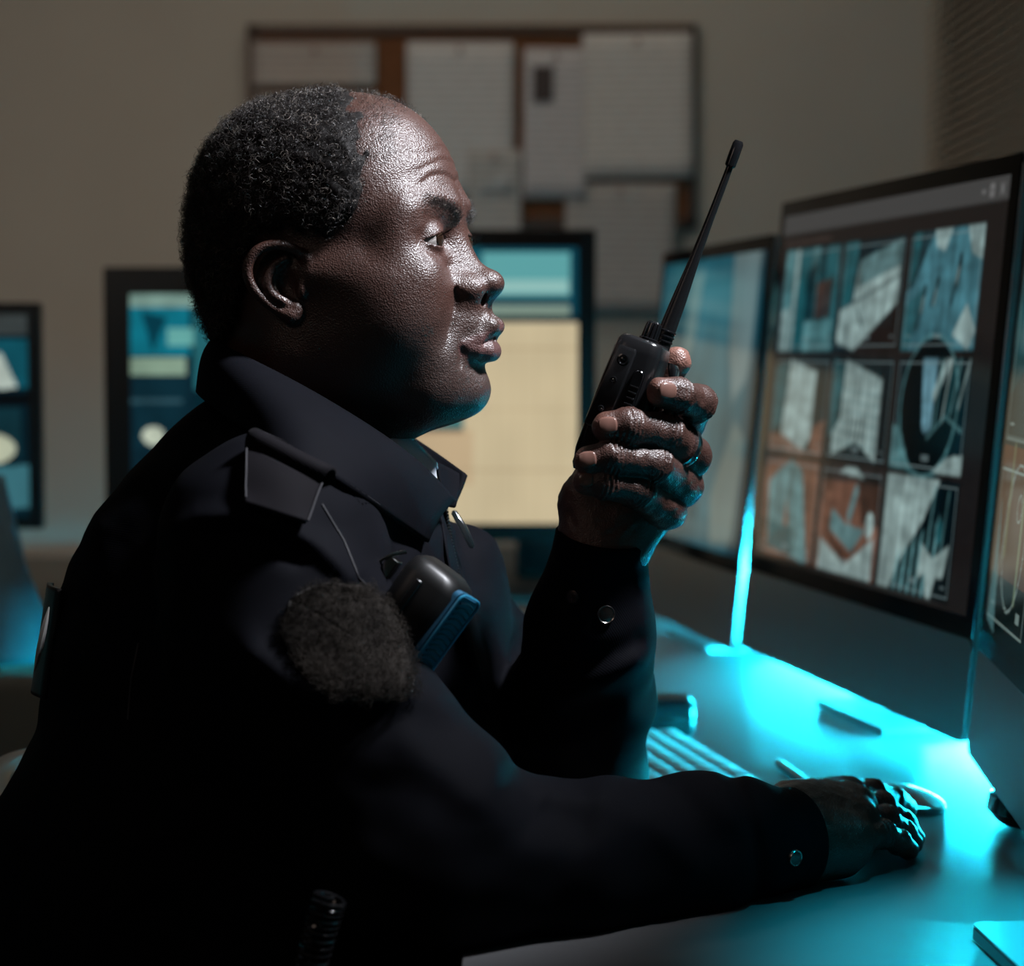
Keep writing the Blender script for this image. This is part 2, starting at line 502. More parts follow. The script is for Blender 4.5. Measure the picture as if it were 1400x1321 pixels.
WARM_REFL, ORD, BLK, BEZ = srgb(130, 92, 76), srgb(84, 56, 44), srgb(10, 14, 17), srgb(40, 36, 36)  # first tone: warm reflection on the glass, painted into the pictures
def screen_mat(name, strength):
    m, nt, b = new_mat(name)
    a = nt.nodes.new('ShaderNodeAttribute'); a.attribute_name = 'picture'
    b.inputs['Base Color'].default_value = (.006, .006, .007, 1); b.inputs['Roughness'].default_value = .12
    b.inputs['Specular IOR Level'].default_value = .12
    nt.links.new(a.outputs['Color'], b.inputs['Emission Color']); b.inputs['Emission Strength'].default_value = strength
    return m
def screen_mesh(name, cv, x0, z0, x1, z1, y, mat, parent):
    """the canvas as a grid in the local x,z plane"""
    w, h = cv.w, cv.h
    gx = np.linspace(x0, x1, w + 1); gz = np.linspace(z1, z0, h + 1)
    V = np.stack(np.meshgrid(gx, [y], gz, indexing='ij'), -1).reshape(-1, 3)
    i, j = np.meshgrid(np.arange(w), np.arange(h), indexing='ij')
    q = np.stack([i * (h + 1) + j, i * (h + 1) + j + 1, (i + 1) * (h + 1) + j + 1, (i + 1) * (h + 1) + j], -1).reshape(-1, 4)
    o = mesh_obj(name, V, q.astype(np.int32), mat, parent, smooth=False)
    a = o.data.color_attributes.new('picture', 'FLOAT_COLOR', 'CORNER')
    C = cv.c[j, i].reshape(-1, 3); C = np.concatenate([C, np.ones((len(C), 1))], 1)
    a.data.foreach_set('color', np.repeat(C, 4, 0).astype(np.float32).ravel())
    return o

def cctv_canvas():
    c = Canvas(400, 250, BEZ)
    c.rect(0, 0, 1, .055, srgb(88, 88, 88)); c.rect(.0, .055, 1, .06, srgb(30, 28, 28))
    for x, s in ((.905, 0), (.935, 1), (.97, 2)):
        if s == 0: c.line([(x, .030), (x + .010, .030)], .0012, srgb(190, 190, 190))
        if s == 1: c.line([(x, .018), (x + .010, .018), (x + .010, .040), (x, .040), (x, .018)], .0012, srgb(190, 190, 190))
        if s == 2: c.line([(x, .018), (x + .012, .040)], .0012, srgb(170, 170, 170)); c.line([(x, .040), (x + .012, .018)], .0012, srgb(170, 170, 170))
    for k in range(14): c.rect(.02 + k * .018, .078, .032 + k * .018, .090, srgb(95, 80, 74), .7)
    XS = [(.035, .325), (.345, .625), (.645, .930)]; YS = [(.105, .395), (.415, .690), (.705, .985)]
    def cell(i, j): return XS[i][0], YS[j][0], XS[i][1], YS[j][1]
    def q(b, *P): return [(b[0] + (b[2] - b[0]) * u, b[1] + (b[3] - b[1]) * v) for u, v in P]
    # row 1
    b = cell(0, 0); c.rect(*b, T_M)
    for u, w, k in ((0, .14, T_L), (.18, .08, T_W), (.32, .10, T_M), (.50, .12, T_L), (.66, .10, T_D), (.80, .2, T_M)):
        c.poly(q(b, (u, 0), (u + w, 0), (u + w * .8, 1), (u - .02, 1)), k, .8, b)
    c.poly(q(b, (.42, .25), (.60, .12), (.60, .70), (.42, .75)), T_D, .9, b); c.poly(q(b, (0, .62), (.14, .55), (.14, 1), (0, 1)), T_W, .8, b)
    c.poly(q(b, (.45, .72), (.95, .70), (.95, 1), (.45, 1)), T_L, .8, b); c.poly(q(b, (.62, .35), (.9, .30), (.9, .68), (.62, .70)), ORD, .8, b)
    b = cell(1, 0); c.rect(*b, T_D); c.poly(q(b, (.0, .0), (.25, .0), (.18, .6), (.0, .7)), T_M, .9, b)
    c.poly(q(b, (.28, .18), (.95, .02), (.95, .58), (.30, 1), (.0, .92), (.0, .62), (.22, .55)), T_W, 1, b)
    c.poly(q(b, (.28, .18), (.95, .02), (.95, .25), (.30, .42)), T_M, .7, b); c.poly(q(b, (.95, .58), (1, .58), (1, 1), (.30, 1)), srgb(38, 28, 28), 1, b)
    for k in range(9): c.line(q(b, (.08 + k * .10, .15), (.04 + k * .10, .95)), .0010, T_M, .6, q(b, (.0, 0), (.95, .8))[0] + q(b, (0, 0), (.95, .8))[1])
    c.line(q(b, (0, .62), (.45, .50), (.95, .34)), .0018, T_D, .9, b); c.line(q(b, (.30, .62), (.42, .80)), .003, T_D, .9, b); c.line(q(b, (.44, .40), (.42, .85)), .0016, T_D, .9, b)
    b = cell(2, 0); c.rect(*b, srgb(78, 136, 150)); c.poly(q(b, (0, 0), (.34, 0), (.10, .45), (0, .5)), T_D, .9, b)
    c.poly(q(b, (.05, .0), (.16, 0), (.10, .4), (.02, .45)), T_M, .9, b); c.poly(q(b, (.34, 0), (.58, 0), (.50, .18), (.38, .14)), T_W, .9, b)
    c.poly(q(b, (.78, 0), (1, 0), (1, .28), (.86, .22)), T_W, .9, b); c.poly(q(b, (.86, .62), (1, .85), (.92, 1), (.70, .88)), T_W, .9, b); c.poly(q(b, (.0, .62), (.30, .45), (.10, 1), (0, 1)), T_M, .8, b)
    for (x, y, s) in ((.72, .25, 1.0), (.27, .48, .9), (.44, .42, .55)):
        p = q(b, (x, y))[0]; c.oval(p[0], p[1], .006, .012, BLK); c.line(q(b, (x, y + .02), (x - .03, y + .18 * s + .03)), .0052 * s + .001, BLK); c.line(q(b, (x - .03, y + .2 * s), (x - .07, y + .36 * s)), .006, T_D, .8)
        c.line(q(b, (x - .01, y + .08), (x - .03, y + .2)), .002, T_W, .9)
    # row 2
    b = cell(0, 1); c.rect(*b, T_D); c.poly(q(b, (0, .1), (.25, .05), (.20, .7), (0, .8)), T_M, .8, b)
    c.poly(q(b, (.28, .02), (.78, .14), (.78, .80), (.62, 1), (.20, .95)), T_W, .95, b); c.poly(q(b, (0, .80), (.25, .80), (.5, .9), (.9, 1), (0, 1)), WARM_REFL, .9, b); c.poly(q(b, (.8, .7), (1, .62), (1, 1), (.75, 1)), WARM_REFL, .9, b)
    b = cell(1, 1); c.rect(*b, srgb(16, 34, 40)); c.poly(q(b, (.0, .0), (.2, .05), (.15, .7), (0, .8)), T_M, .7, b)
    c.poly(q(b, (.22, .02), (.84, .20), (.84, .98), (.50, .80), (.10, .95), (.08, .72), (.20, .60)), T_W, .95, b)
    for k in range(6):
        c.line(q(b, (.12 + k * .13, .10), (.12 + k * .13, .92)), .0018, T_M, .6, b)
        c.line(q(b, (.1, .30 + k * .1), (.84, .36 + k * .1)), .0014, T_M, .5, b)
    for k in range(4): c.line(q(b, (.38 + k * .07, .58), (.36 + k * .07, .78)), .003, BLK, .8, b)
    b = cell(2, 1); c.rect(*b, srgb(14, 34, 42)); c.oval(b[0] + .135, b[1] + .130, .115, .175, T_M, .5); c.oval(b[0] + .135, b[1] + .115, .108, .165, srgb(8, 18, 22))
    c.oval(b[0] + .135, b[1] + .115, .115, .175, T_L, .8, .045)
    c.poly(q(b, (.34, -.05), (.56, -.05), (.54, .62), (.46, .66), (.42, .62)), srgb(120, 172, 190), 1, b); c.poly(q(b, (.66, 0), (.76, 0), (.54, .40), (.52, .3)), T_W, .9, b)
    for k in range(7): c.line(q(b, (.62 + .06 * k, .02), (.58 + .05 * k, .60 - .03 * k)), .0026, [T_L, T_D, T_W, T_M][k % 4], .8, b)
    c.line(q(b, (.5, .7), (.72, .5), (.95, .62)), .002, T_L, .8, b); c.poly(q(b, (0, .60), (.10, .62), (.30, 1), (0, 1)), T_L, .8, b); c.poly(q(b, (.8, .85), (1, .82), (1, 1), (.6, 1)), T_W, .9, b)
    # row 3
    b = cell(0, 2); c.rect(*b, WARM_REFL); c.grain(*b, .35, 9, 16, 4)
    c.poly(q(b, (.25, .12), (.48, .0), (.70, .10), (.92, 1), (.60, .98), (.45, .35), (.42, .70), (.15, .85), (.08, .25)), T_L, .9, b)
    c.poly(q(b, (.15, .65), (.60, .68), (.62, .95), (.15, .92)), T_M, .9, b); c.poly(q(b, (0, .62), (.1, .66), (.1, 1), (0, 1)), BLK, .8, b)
    b = cell(1, 2); c.rect(*b, WARM_REFL); c.grain(*b, .35, 9, 16, 5); c.poly(q(b, (0, 0), (1, 0), (1, .12), (0, .14)), T_D, .8, b); c.poly(q(b, (.62, .05), (1, .05), (1, .5), (.72, .5)), BLK, .7, b)
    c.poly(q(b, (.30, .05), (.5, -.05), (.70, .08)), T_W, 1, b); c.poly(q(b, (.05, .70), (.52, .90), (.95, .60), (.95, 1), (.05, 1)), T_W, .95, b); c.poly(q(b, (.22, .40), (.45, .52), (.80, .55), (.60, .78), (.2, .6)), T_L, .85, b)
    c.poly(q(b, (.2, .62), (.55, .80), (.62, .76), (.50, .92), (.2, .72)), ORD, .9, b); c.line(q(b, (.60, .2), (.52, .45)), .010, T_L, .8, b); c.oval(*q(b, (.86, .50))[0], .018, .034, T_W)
    b = cell(2, 2); c.rect(*b, srgb(8, 26, 32)); c.poly(q(b, (0, 0), (.75, 0), (.55, .38), (.30, .72), (.16, 1), (0, 1)), T_W, 1, b)
    for k in range(6): c.poly(q(b, (.22 + k * .10, 1), (.26 + k * .10, 1), (.29 + k * .10, .62 - .07 * k), (.25 + k * .10, .72 - .07 * k)), T_L, .9, b)
    c.poly(q(b, (.58, .55), (.74, .66), (.95, .52), (.90, .80), (.80, .82), (.76, 1), (.70, 1), (.66, .80), (.56, .85)), T_W, 1, b); c.oval(*q(b, (.80, .42))[0], .010, .030, T_M)
    c.line(q(b, (.70, .05), (.66, .5)), .0022, T_L, .8, b); c.line(q(b, (.88, .08), (.84, .6)), .0022, T_L, .8, b)
    # tracking frames over every picture
    c.grain(.03, .1, .935, .99, .45, 90, 14, 31); c.grain(.03, .1, .935, .99, .30, 26, 60, 32); soften(c, 1)
    LN = srgb(150, 175, 178)
    for i in range(3):
        for j in range(3):
            x0, y0, x1, y1 = cell(i, j)
            c.line([(x0 + .006, y0 + .012), (x1 - .006, y0 + .012), (x1 - .006, y1 - .012), (x0 + .006, y1 - .012), (x0 + .006, y0 + .012)], .0009, LN, .75)
            c.rect((x0 + x1) / 2 - .014, y1 - .040, (x0 + x1) / 2 + .014, y1 - .026, LN, .45); c.rect(x0 + .016, y1 - .038, x0 + .034, y1 - .030, LN, .3); c.rect(x1 - .036, y1 - .038, x1 - .018, y1 - .030, LN, .3)
    c.grain(0, .1, 1, 1, .10, 60, 60, 3)
    return c
def corridor_canvas():
    c = Canvas(220, 170, srgb(50, 112, 128))
    c.poly([(0, 0), (.30, 0), (.18, .5), (.0, .7)], srgb(40, 100, 115)); c.poly([(.30, .05), (.44, .04), (.40, .28), (.30, .40)], srgb(130, 165, 165), .9)
    c.poly([(.72, 0), (.98, 0), (.93, .42), (.82, .50), (.74, .28)], srgb(135, 160, 162), .9); c.poly([(.45, .1), (.72, .1), (.75, .9), (.3, .9)], srgb(72, 135, 150), .8)
    c.poly([(.96, 0), (1, 0), (1, 1), (.90, 1)], srgb(18, 70, 86), .9); c.poly([(.70, .82), (.86, .56), (.97, .62), (.93, .96), (.74, .98)], srgb(140, 160, 155), .8)
    c.oval(.50, .46, .016, .030, BLK, .9); c.line([(.50, .48), (.485, .56)], .014, srgb(14, 50, 60)); c.poly([(0, .80), (.6, .85), (.6, 1), (0, 1)], srgb(30, 92, 108), .9)
    c.line([(.05, .06), (.95, .06), (.95, .93), (.05, .93), (.05, .06)], .003, srgb(120, 165, 172), .7)
    c.grain(0, 0, 1, 1, .30, 9, 7, 6); soften(c, 3); return c
def plan_canvas():
    c = Canvas(300, 190, srgb(8, 26, 28)); LN = srgb(150, 175, 170)
    c.rect(0, 0, 1, .07, srgb(26, 25, 25))
    for k in range(20): c.rect(.02 + k * .02, .085, .034 + k * .02, .098, srgb(120, 120, 116), .7)
    c.rect(.02, .12, .34, .60, srgb(10, 42, 46)); c.poly([(.02, .14), (.14, .12), (.20, .4), (.02, .5)], srgb(16, 62, 66)); c.rect(.36, .12, .68, .60, T_M); c.rect(.70, .12, .98, .60, T_D)
    c.rect(.02, .60, .5, .87, srgb(96, 62, 46)); c.grain(.02, .60, .5, .87, .3, 8, 14, 6); c.rect(.02, .64, .34, .97, srgb(14, 34, 34), .35); c.rect(.36, .64, .68, .97, T_D); c.rect(.70, .64, .98, .97, srgb(16, 50, 56))  # brown band: warm reflection on the glass, painted as screen colour
    for x0, y0, x1, y1 in ((.03, .135, .33, .585), (.03, .65, .33, .96), (.37, .135, .67, .585), (.37, .65, .67, .96)):
        c.line([(x0, y0), (x1, y0), (x1, y1), (x0, y1), (x0, y0)], .0012, LN, .9); c.line([(x0 + .02, y1 - .03), (x0 + .05, y1 - .03)], .0012, LN); c.rect(x1 - .06, y1 - .045, x1 - .03, y1 - .025, LN, .7)
    c.oval(.19, .78, .09, .15, LN, .8, .04); c.line([(.06, .95), (.14, .66)], .0018, LN, .8); c.line([(.12, .60), (.12, .82)], .006, srgb(120, 130, 95), .8); c.line([(.24, .60), (.24, .90)], .007, srgb(130, 150, 120), .7); c.oval(.21, .72, .02, .03, LN, .7, .2)
    c.poly([(.03, .97), (.05, .70), (.10, .99)], T_L, .5); return c
def document_canvas():
    c = Canvas(150, 170, srgb(196, 180, 146)); 
    c.rect(0, 0, 1, .27, srgb(18, 62, 76)); c.rect(0, .0, .60, .25, srgb(24, 78, 92)); c.rect(.60, .02, .965, .175, srgb(92, 158, 160)); c.rect(.62, .12, .96, .165, srgb(140, 185, 180)); c.rect(.60, .205, .965, .245, srgb(120, 140, 128)); c.rect(0, .245, 1, .262, srgb(20, 30, 34))
    c.rect(.2, .60, .52, .655, srgb(70, 120, 120)); c.rect(.2, .655, .52, .668, srgb(40, 50, 46)); c.rect(.2, .27, .5, .60, srgb(186, 165, 132), .5); c.rect(.15, .66, .56, .86, srgb(184, 155, 122), .6)
    for k in range(9): c.rect(.52 + k * .05, .28, .525 + k * .05, 1, srgb(180, 162, 128), .5)
    for y in (.36, .58, .80): c.rect(.5, y, 1, y + .01, srgb(172, 152, 120), .5)
    c.grain(0, .27, 1, 1, .06, 10, 10, 2); return c
def tiles_canvas(seed):
    c = Canvas(140, 130, srgb(16, 40, 50)); 
    c.rect(0, 0, 1, .07, srgb(120, 150, 140)); c.rect(.0, .07, .32, .32, srgb(20, 110, 128)); c.poly([(.06, .09), (.2, .12), (.12, .3)], srgb(10, 60, 74)); c.rect(.20, .18, .34, .27, srgb(100, 165, 160)); c.rect(.0, .33, .30, .42, srgb(130, 155, 135))
    c.rect(.02, .44, .3, .80, srgb(18, 46, 56)); c.rect(.0, .55, .28, .57, srgb(50, 80, 90)); c.oval(.12, .74, .06, .05, srgb(190, 200, 180)); c.rect(.34, .07, .98, .5, T_M); c.rect(.34, .52, .98, .95, T_D); c.grain(0, 0, 1, 1, .2, 14, 14, seed); return c
def left_canvas():
    c = Canvas(160, 150, srgb(12, 34, 42)); c.rect(0, 0, 1, .10, srgb(60, 66, 66)); c.rect(.7, .12, 1, .36, srgb(22, 84, 98)); c.poly([(.76, .17), (.90, .19), (.96, .36), (.74, .38)], srgb(186, 200, 190)); c.rect(.7, .39, 1, .45, BLK)
    c.rect(.72, .46, .97, .70, srgb(22, 54, 62)); c.oval(.86, .66, .09, .075, srgb(190, 196, 170)); c.poly([(.72, .76), (1, .74), (1, .95), (.8, .98)], srgb(60, 110, 120)); c.rect(0, .12, .66, .95, T_D); c.grain(0, 0, 1, 1, .2, 14, 14, 9); return c

# ------------------------------------------------------------------ monitors
ALU = simple('grey_aluminium', (.19, .195, .205), .38, .55, .5, .04, 20)
ALU_EDGE = simple('bright_aluminium_edge', (.45, .46, .48), .22, 1.0)
GLASS_B = simple('black_glass_bezel', (.004, .004, .005), .12, 0, .12)
FEET = []
def slim_monitor(label, BL, BR, h, canvas, strength, chin=.088, lean=math.radians(5.5), bez=.018, group='slim all-in-one monitors in a row along the desk'):
    BL = Vector(BL); BR = Vector(BR); z0 = (BL.z + BR.z) / 2
    d = Vector((BR.x - BL.x, BR.y - BL.y, 0)); W = d.length; d.normalize()
    nrm = Vector((d.y, -d.x, 0))                     # faces the viewer's side
    mid = Vector(((BL.x + BR.x) / 2, (BL.y + BR.y) / 2, 0))
    root = empty('monitor', (mid.x, mid.y, DESK_Z)); 
    ang = math.atan2(d.y, d.x); root.rotation_euler = (0, 0, ang)      # local x along the width, local -y towards the viewer
    tag(root, label, 'monitor', group)
    zb = z0 - DESK_Z
    M = Matrix.Translation((0, 0, zb)) @ Matrix.Rotation(-lean, 4, 'X')
    def rr(w, hh, r, x=0, z=0, n=6):
        P = []
        for cx, cz, a0 in ((w / 2 - r, hh - r, 0), (-w / 2 + r, hh - r, 90), (-w / 2 + r, r, 180), (w / 2 - r, r, 270)):
            for k in range(n + 1):
                a = math.radians(a0 + 90 * k / n); P.append((x + cx + r * math.cos(a), z + cz + r * math.sin(a)))
        return P
    Rx = Matrix.Rotation(math.pi / 2, 4, 'X')
    MB().prism(rr(W, h, .012), .0075, M @ Matrix.Translation((0, .0040, 0)) @ Rx, .0012).build('case', ALU_EDGE, root)
    # the bulging back
    V = []; Fq = []; nx, nz = 17, 13
    for i in range(nx):
        for j in range(nz):
            u = i / (nx - 1) * 2 - 1; v = j / (nz - 1) * 2 - 1
            V.append(M @ Vector((u * (W / 2 - .004), .0078 + .040 * max(0, 1 - abs(u) ** 3) ** .8 * max(0, 1 - abs(v) ** 3) ** .8, h / 2 + v * (h / 2 - .004))))
    for i in range(nx - 1):
        for j in range(nz - 1): Fq.append((i * nz + j, i * nz + j + 1, (i + 1) * nz + j + 1, (i + 1) * nz + j))
    mesh_obj('back_shell', V, Fq, ALU, root)
    MB().prism(rr(W - .0015, chin - .001, .0115)[:], .0012, M @ Matrix.Translation((0, -.0004, .0005)) @ Rx).build('chin', ALU, root)
    MB().box((0, -.0006, chin + (h - chin) / 2 - .0005), (W - .002, .0016, h - chin - .001), M, .0003).build('glass_front', GLASS_B, root)
    sc = screen_mesh('screen', canvas, -W / 2 + bez, chin + bez, W / 2 - bez, h - bez, 0, screen_mat('lit_screen', strength), root)
    sc.matrix_local = M @ Matrix.Translation((0, -.0016, 0))
    sb = MB()
    foot = [(-.095, .012), (-.095, .100), (.095, .100), (.095, .012)]
    sb.prism([(x, y) for x, y in foot], .006, Matrix.Translation((0, 0, .0035)), .002)
    sb.build('stand_foot', ALU, root)
    MB().tube([(0, .070, .008), (0, .085, .10), (0, .075, .20), (0, .058, .25)], [.022, .020, .018, .018], 12).build('stand_neck', ALU, root)
    return root
def avg(a, b): z = (a[2] + b[2]) / 2; return (a[0], a[1], z), (b[0], b[1], z)
m1 = avg(at(862, 838, 2.98), at(1003, 878, 2.50))
m2 = avg(at(1011, 886, 2.470), at(1317, 1014, 1.852))
b3 = at(1323, 1028, 1.838); m3 = (tuple(b3), (b3[0] - .0805 * .63, b3[1] - .63, b3[2]))
slim_monitor('far monitor of the row, showing one blurred teal corridor picture', *m1, .478, corridor_canvas(), .42)
slim_monitor('middle monitor of the row, showing nine camera pictures in a grid', *m2, .500, cctv_canvas(), .47)
slim_monitor('near monitor at the right edge, turned edge-on with thin white outlines on dark green', *m3, .510, plan_canvas(), .55)

def flat_monitor(label, x0, y0, x1, y1, d, canvas, strength, bez=.022, yaw=0, stand=True, bottom=None):
    a, b = at(x0, y0, d), at(x1, y1, d); W = b[0] - a[0]; h = a[2] - b[2]
    root = empty('monitor', ((a[0] + b[0]) / 2, (a[1] + b[1]) / 2, DESK_Z), (0, 0, yaw)); tag(root, label, 'monitor')
    zb = b[2] - DESK_Z
    MB().box((0, 0, zb + h / 2), (W, .030, h), bev=.004).build('case', PLASTIC_B, root)
    sc = screen_mesh('screen', canvas, -W / 2 + bez, zb + bez, W / 2 - bez, zb + h - bez, -.0165, screen_mat('lit_screen', strength), root)
    MB().box((0, .03, (zb + .1) / 2 + .004), (.06, .02, zb + .10), bev=.004).build('stand_neck', PLASTIC_B, root)
    MB().box((0, .03, .006), (.22, .16, .010), bev=.004).build('stand_foot', PLASTIC_B, root)
    return root
PLASTIC_B = simple('black_plastic', (.006, .006, .0065), .5, 0, .2)
flat_monitor('blurred black monitor behind the man\'s chin, showing a beige document under a teal strip', 440, 315, 814, 740, 3.20, document_canvas(), 1.0, .026)
flat_monitor('blurred black monitor behind the man\'s neck, with teal tiles on its screen', 145, 366, 470, 700, 2.95, tiles_canvas(3), .9, .036)
flat_monitor('blurred black monitor at the left edge with pale round spots on its screen', -330, 414, 56, 724, 2.90, left_canvas(), .8, .016, .06)

# ------------------------------------------------------------------ cyan light bars lying behind the monitors' lower edges
def led_mat(k):
    m, nt, b = new_mat('cyan_led'); b.inputs['Base Color'].default_value = (0, .1, .12, 1)
    b.inputs['Emission Color'].default_value = (0.012, .72, 1.0, 1); b.inputs['Emission Strength'].default_value = LED * k
    return m
cy_m, cy_b, cy_f = led_mat(1.0), led_mat(.45), led_mat(.35)
def light_bar(label, P, Q, back, mat, z=.030, h=.036, shift=0.0):
    P = Vector(P); Q = Vector(Q); d = (Q - P); d.z = 0; L = d.length; d.normalize(); n = Vector((d.y, -d.x, 0))
    c = (P + Q) / 2 - n * back + d * shift
    o = empty('light_bar', (c.x, c.y, DESK_Z), (0, 0, math.atan2(d.y, d.x))); tag(o, label, 'lamp', 'cyan light bars behind the monitors')
    hb = MB().box((0, .004, z), (L, .014, h + .010), bev=.002)
    hb.box((0, -.016, z + h / 2 + .005), (L, .046, .004)); hb.build('housing', METAL_D, o)
    MB().box((0, -.0055, z), (L - .01, .004, h), bev=.001).build('glowing_strip', mat, o)
    return o
light_bar('glowing cyan bar on the desk behind the far monitor of the row', m1[0], m1[1], .15, cy_f, .018, .014)
light_bar('glowing cyan bar on the desk behind the middle monitor of the row', m2[0], m2[1], .20, cy_m)
light_bar('glowing cyan bar on the desk behind the near monitor at the right edge', (.42, 1.915, 0), (.545, 1.89, 0), 0, cy_b, .026, .024)
# ------------------------------------------------------------------ head (local frame: x forward, y to his left, z up, origin between the ears)
HEAD_D = 1.526
HEAD_YAW = math.radians(17.0)
def _hd_frame():
    o = at(448, 400, HEAD_D)
    x = np.array([math.cos(HEAD_YAW), -math.sin(HEAD_YAW), 0.0])
    z = np.array([0, 0, 1.0]); y = np.cross(z, x)
    return o, np.array([x, y, z])
HO, HR = _hd_frame()            # rows of HR are the local axes
def h2w(p): return np.asarray(p, float) @ HR + HO
def w2h(p): return (np.asarray(p) - HO) @ HR.T

EYE_C = (0.0825, 0.0315, 0.0335); EYE_R = 0.0122
EAR_Y = 0.070
EAR_T = 0.50
def ear_pt(a, z, o=0.0):
    """a = distance back from the ear's front edge; o = outwards"""
    return (0.015 - a * .94, EAR_Y + EAR_T * a * 0.80 + o, z * .83 + .0015)
def ear_field(P2):
    helix = [ear_pt(0.004, 0.004, .000), ear_pt(-0.001, 0.016, .001), ear_pt(0.006, 0.0285, .004), ear_pt(0.019, 0.0335, .005), ear_pt(0.031, 0.029, .005),
             ear_pt(0.038, 0.017, .004), ear_pt(0.037, 0.003, .003), ear_pt(0.030, -0.009, .002), ear_pt(0.021, -0.018, .001), ear_pt(0.012, -0.0235, .001)]
    d = chain(P2, *cr(helix, [.0026, .003, .0033, .0034, .0036, .0036, .0034, .0032, .0034, .0045]))
    anti = [ear_pt(0.015, 0.0225, .001), ear_pt(0.023, 0.016, .001), ear_pt(0.0265, 0.005, .002), ear_pt(0.024, -0.005, .002), ear_pt(0.0165, -0.0115, .002)]
    d2 = chain(P2, *cr(anti, [.0028, .003, .0034, .0034, .0036]))
    lobe = ell(P2, ear_pt(0.0115, -0.019, .000), (.0080, .0042, .0075))
    tragus = ell(P2, ear_pt(0.004, -0.0025, .002), (.0035, .0035, .006))
    # the thin back plate of the ear
    n = np.array([EAR_T * 0.85, 1.0, 0.0]); n /= np.linalg.norm(n)
    c = np.array(ear_pt(0.019, 0.005, -0.003)); ax = np.array([1.0, -EAR_T * 0.85, 0]); ax /= np.linalg.norm(ax)
    R = np.array([ax, n, [0, 0, 1]]).T
    plate = ell(P2, c, (.0172, .0028, .0225), R)
    root = ell(P2, (-.004, EAR_Y - .005, .004), (.012, .010, .018))
    d = np.minimum(d, plate); d = smin(d, d2, .002); d = smin(d, lobe, .004); d = smin(d, root, .006)
    concha = ell(P2, ear_pt(0.0135, 0.003, .001), (.0075, .0055, .0095))
    d = smax(d, -concha, .002)
    return smin(d, tragus, .002)

